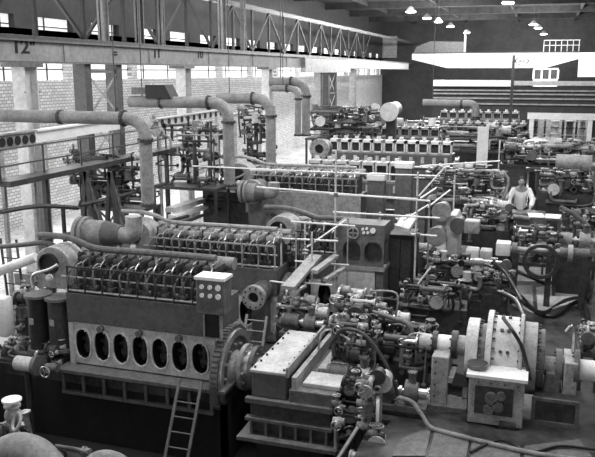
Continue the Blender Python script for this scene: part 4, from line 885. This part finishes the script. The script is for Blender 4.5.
o = MB().bar(at(170, 210, X=-9.8), at(228, 192, X=-9.8), .14, .3).build('white_channel', 'pale'); tag(o, 'long pale channel lying along the hall above the second engine', 'beam')
o = MB().bar(at(172, 217, X=-9.6), at(205, 207, X=-9.6), .1, .25).build('white_channel', 'white'); tag(o, 'short white channel below the long pale one behind the second engine', 'beam')
# gantry walkway with rails
t = thing('walkway', 'dark steel walkway with thin rails crossing the pale columns at the left', 'walkway', at(90, 165, X=-10.6)); t['_o'] = list(t.location)
A = at(0, 173, X=-10.6); B = at(188, 153, X=-10.6); B.z = A.z = (A.z+B.z)/2
MB().bar(A, B, .12, .5).build('walkway_beam', 'dark', t)
for k in range(7):
    p = A+(B-A)*(k/6); MB().cyl(p, p+V((0, 0, .7)), .025, n=8).build('rail_post', 'dark', t)
    if k % 2: MB().b2(p.x-.05, p.x+.05, p.y-.05, p.y+.05, 0, p.z).build('walkway_leg', 'dark', t)
for h_ in (.35, .7): MB().cyl(A+V((0, 0, h_)), B+V((0, 0, h_)), .018, n=8).build('hand_rail', 'dark', t)
# bent tripod and dark stands
for i, (px, X) in enumerate(((88, -10.2), (112, -9.6))):
    b = at(px, 214, X=X); 
    o = thing('pipe_stand', ['left', 'right'][i]+' dark splayed pipe stand behind the big turbocharger', 'stand', (b.x, b.y, 0)); o['_o'] = [b.x, b.y, 0]
    MB().bar((b.x-.35, b.y, 0), (b.x, b.y, 3.2), .09).bar((b.x+.35, b.y, 0), (b.x, b.y, 3.2), .09).bar((b.x-.3, b.y, 1.4), (b.x+.3, b.y, 1.4), .08).build('stand_frame', 'dark', o)
    MB().bar((b.x, b.y, 3.1), (b.x+.2, b.y+.6, 1.2), .07).build('stand_strut', 'mid', o)
t = thing('black_hopper', 'black hopper box on top of the second exhaust pipe run', 'box', PY(161, 96, 19.2)); t['_o'] = list(t.location)
c = PY(161, 97, 19.2); a = PY(149, 98, 19.2); b = PY(171, 85, 19.2)
MB().prism([(a.x, 19.0, a.z), (b.x+.1, 19.0, a.z), (b.x-.1, 19.0, b.z), (a.x, 19.0, b.z)], (0, .5, 0)).build('hopper_body', 'black', t)
MB().b2(a.x-.5, a.x, 19.1, 19.3, a.z+.1, a.z+.3).build('hopper_neck', 'mid', t)
for i, (pts, Xp) in enumerate((([(40, 240), (80, 232), (120, 226)], -9.6), ([(0, 212), (40, 206), (78, 208)], -10.2), ([(80, 205), (120, 196), (165, 184)], -10), ([(120, 233), (150, 226), (188, 216)], -9.4), ([(150, 232), (190, 220), (235, 203)], -9.2))):
    o = MB().tube([at(*p, X=Xp) for p in pts], .05, 8).build('service_pipe', 'dark'); tag(o, ['nearest dark pipe along the hall left of the big turbocharger', 'dark pipe across the foot of the nearest column', 'dark pipe behind the first exhaust riser', 'dark pipe between turbocharger and second engine', 'dark pipe along the back of the second engine'][i], 'pipe', 'dark service pipes')
PW('pipework on the walkway behind the first exhaust riser', 150, 215, 118, 150, 19.5, 1.0, 44, 22, .05, ('mid', 'dark', 'dark', 'light'), z0=2.2)
PW('dark pipework under the walkway by the trestle', 60, 140, 155, 205, 16.8, 1.0, 45, 24, .05, ('dark', 'black', 'mid', 'dark'))
PW('pipework in the aisle left of the third exhaust pipe', 235, 268, 108, 165, 24.5, 1.0, 46, 22, .05, ('mid', 'dark', 'dark', 'dark'))

# ================================================================= ARCHED BLOCK RIGHT OF THE SHORT ENGINE
ay = 15.3
t = thing('arched_engine_block', 'engine block with dark arched recesses, small dials and a light lower panel behind the scaffold', 'engine', PY(360, 295, ay)); t['_o'] = list(t.location)
a = PY(336, 292, ay); b = PY(386, 226, ay); z1 = PY(360, 266, ay).z; z2 = PY(360, 240, ay).z
pl = MB(); n = 2; dw = (PY(384, 250, ay).x-PY(341, 250, ay).x)/n; x0 = PY(341, 250, ay).x
for k in range(n): oval_plate(pl, x0+k*dw, x0+(k+1)*dw, z1, z2, x0+(k+.5)*dw, (z1+z2)/2, dw*.42, (z2-z1)*.44, ay, .3)
pl.b2(a.x, x0, ay, ay+.4, z1, z2).b2(x0, x0+2*dw, ay+.31, ay+.65, z1, z2).b2(a.x, x0+2*dw, ay, ay+.65, z2, b.z).build('arched_frame', 'mid', t)
MB().b2(a.x, x0+2*dw+.02, ay-.05, ay+.65, z1-.08, z1).build('ledge', 'light', t)
MB().b2(a.x+.02, PY(375, 280, ay).x, ay-.02, ay+.6, a.z, z1-.08).build('side_panel', 'pale', t)
MB().b2(PY(375, 280, ay).x+.02, x0+2*dw, ay, ay+.6, a.z, z1-.08).build('end_panel', 'mid', t)
MB().b2(a.x, x0+2*dw, ay+.05, ay+.6, 0, a.z).build('base', 'dark', t)
c = PY(353, 233, ay-.04); MB().ring(c, c+V((0, .03, 0)), .13, .1, 24).bar(c+V((-.11, 0, 0)), c+V((.11, 0, 0)), .02).bar(c+V((0, 0, -.11)), c+V((0, 0, .11)), .02).build('handwheel', 'light', t)
for px, py, r_ in ((363, 229, .03), (367, 228.5, .03), (364, 232.5, .03), (368, 232.5, .03), (373, 230.5, .06)):
    c = PY(px, py, ay); MB().cyl(c, c-V((0, .04, 0)), r_, n=16).build('gauge', 'dial', t)
p = PY(514, 55, 44)
t = thing('tall_mast', 'tall thin grey post rising in front of the white crane girder', 'post', (p.x, 44, 0)); MB().b2(p.x-.08, p.x+.08, 43.9, 44.1, 0, p.z).build('mast_shaft', 'dark', t)

# things seen through the lit doorway
for i, (u, w_, h_, m_) in enumerate(((.08, .25, 2.3, 'mid'), (.24, .12, 2.45, 'dark'), (.42, .5, 1.9, 'white'), (.56, .15, 2.4, 'dark'), (.68, .45, 2.0, 'mid'), (.8, .12, 2.4, 'dark'), (.9, .35, 2.2, 'light'))):
    x = DA.x+(DB.x-DA.x)*u
    t = thing('equipment_rack', '%s rack seen through the lit doorway in the far partition' % ['leftmost grey', 'second, thin dark,', 'brightest wide white', 'thin dark middle', 'wide grey', 'thin dark right', 'rightmost pale'][i], 'rack', (x, 57.5+.2*(i % 3), 0), 'racks beyond the doorway'); y = 57.5+.2*(i % 3)
    MB().b2(x-w_/2, x+w_/2, y, y+.3, 0, h_, bev=.02).build('rack_body', m_, t)
    for k in range(4): MB().b2(x-w_/2-.05, x+w_/2+.05, y-.06, y+.3, .5+k*.5, .56+k*.5).build('shelf', 'pale' if k % 2 else 'dark', t)

# more lines on the floor at the right and thin uprights of the scaffold
hose('thin black cable wandering over the floor plates at the bottom right', [P(470, 452, .05), P(500, 440, .05), P(530, 452, .05), P(560, 446, .05), P(598, 450, .05)], .02, cat='cable', name='cable')
hose('black hose hanging from the gear pipework into the floor loops', [PY(492, 262, 16.2), PY(505, 272, 16), PY(516, 290, 15.3), PY(526, 305, 14.8), P(545, 312, .06), P(566, 300, .06), P(590, 296, .06)], .04)
hose('dark hose curving over the tangle right of the gear case', [PY(330, 345, 11.6), PY(342, 330, 11.5), PY(360, 332, 11.4), PY(374, 345, 11.3), PY(390, 372, 11.2), PY(398, 395, 11.2)], .03, 'dark')
hose('thin bright pipe arching over the gear case rim', [PY(318, 352, 11.9), PY(322, 334, 11.8), PY(332, 330, 11.8), PY(350, 340, 11.6)], .02, 'steel', 'pipe', 'bent_pipe')
for px, pt, pb, Y in ((348, 218, 268, 15.0), (296, 232, 284, 14.3), (430, 196, 262, 16.2)):
    MB().cyl(PY(px, pt, Y), V((PY(px, pt, Y).x, Y, 0)), .018, n=8).build('scaffold_pole', 'light', sc)
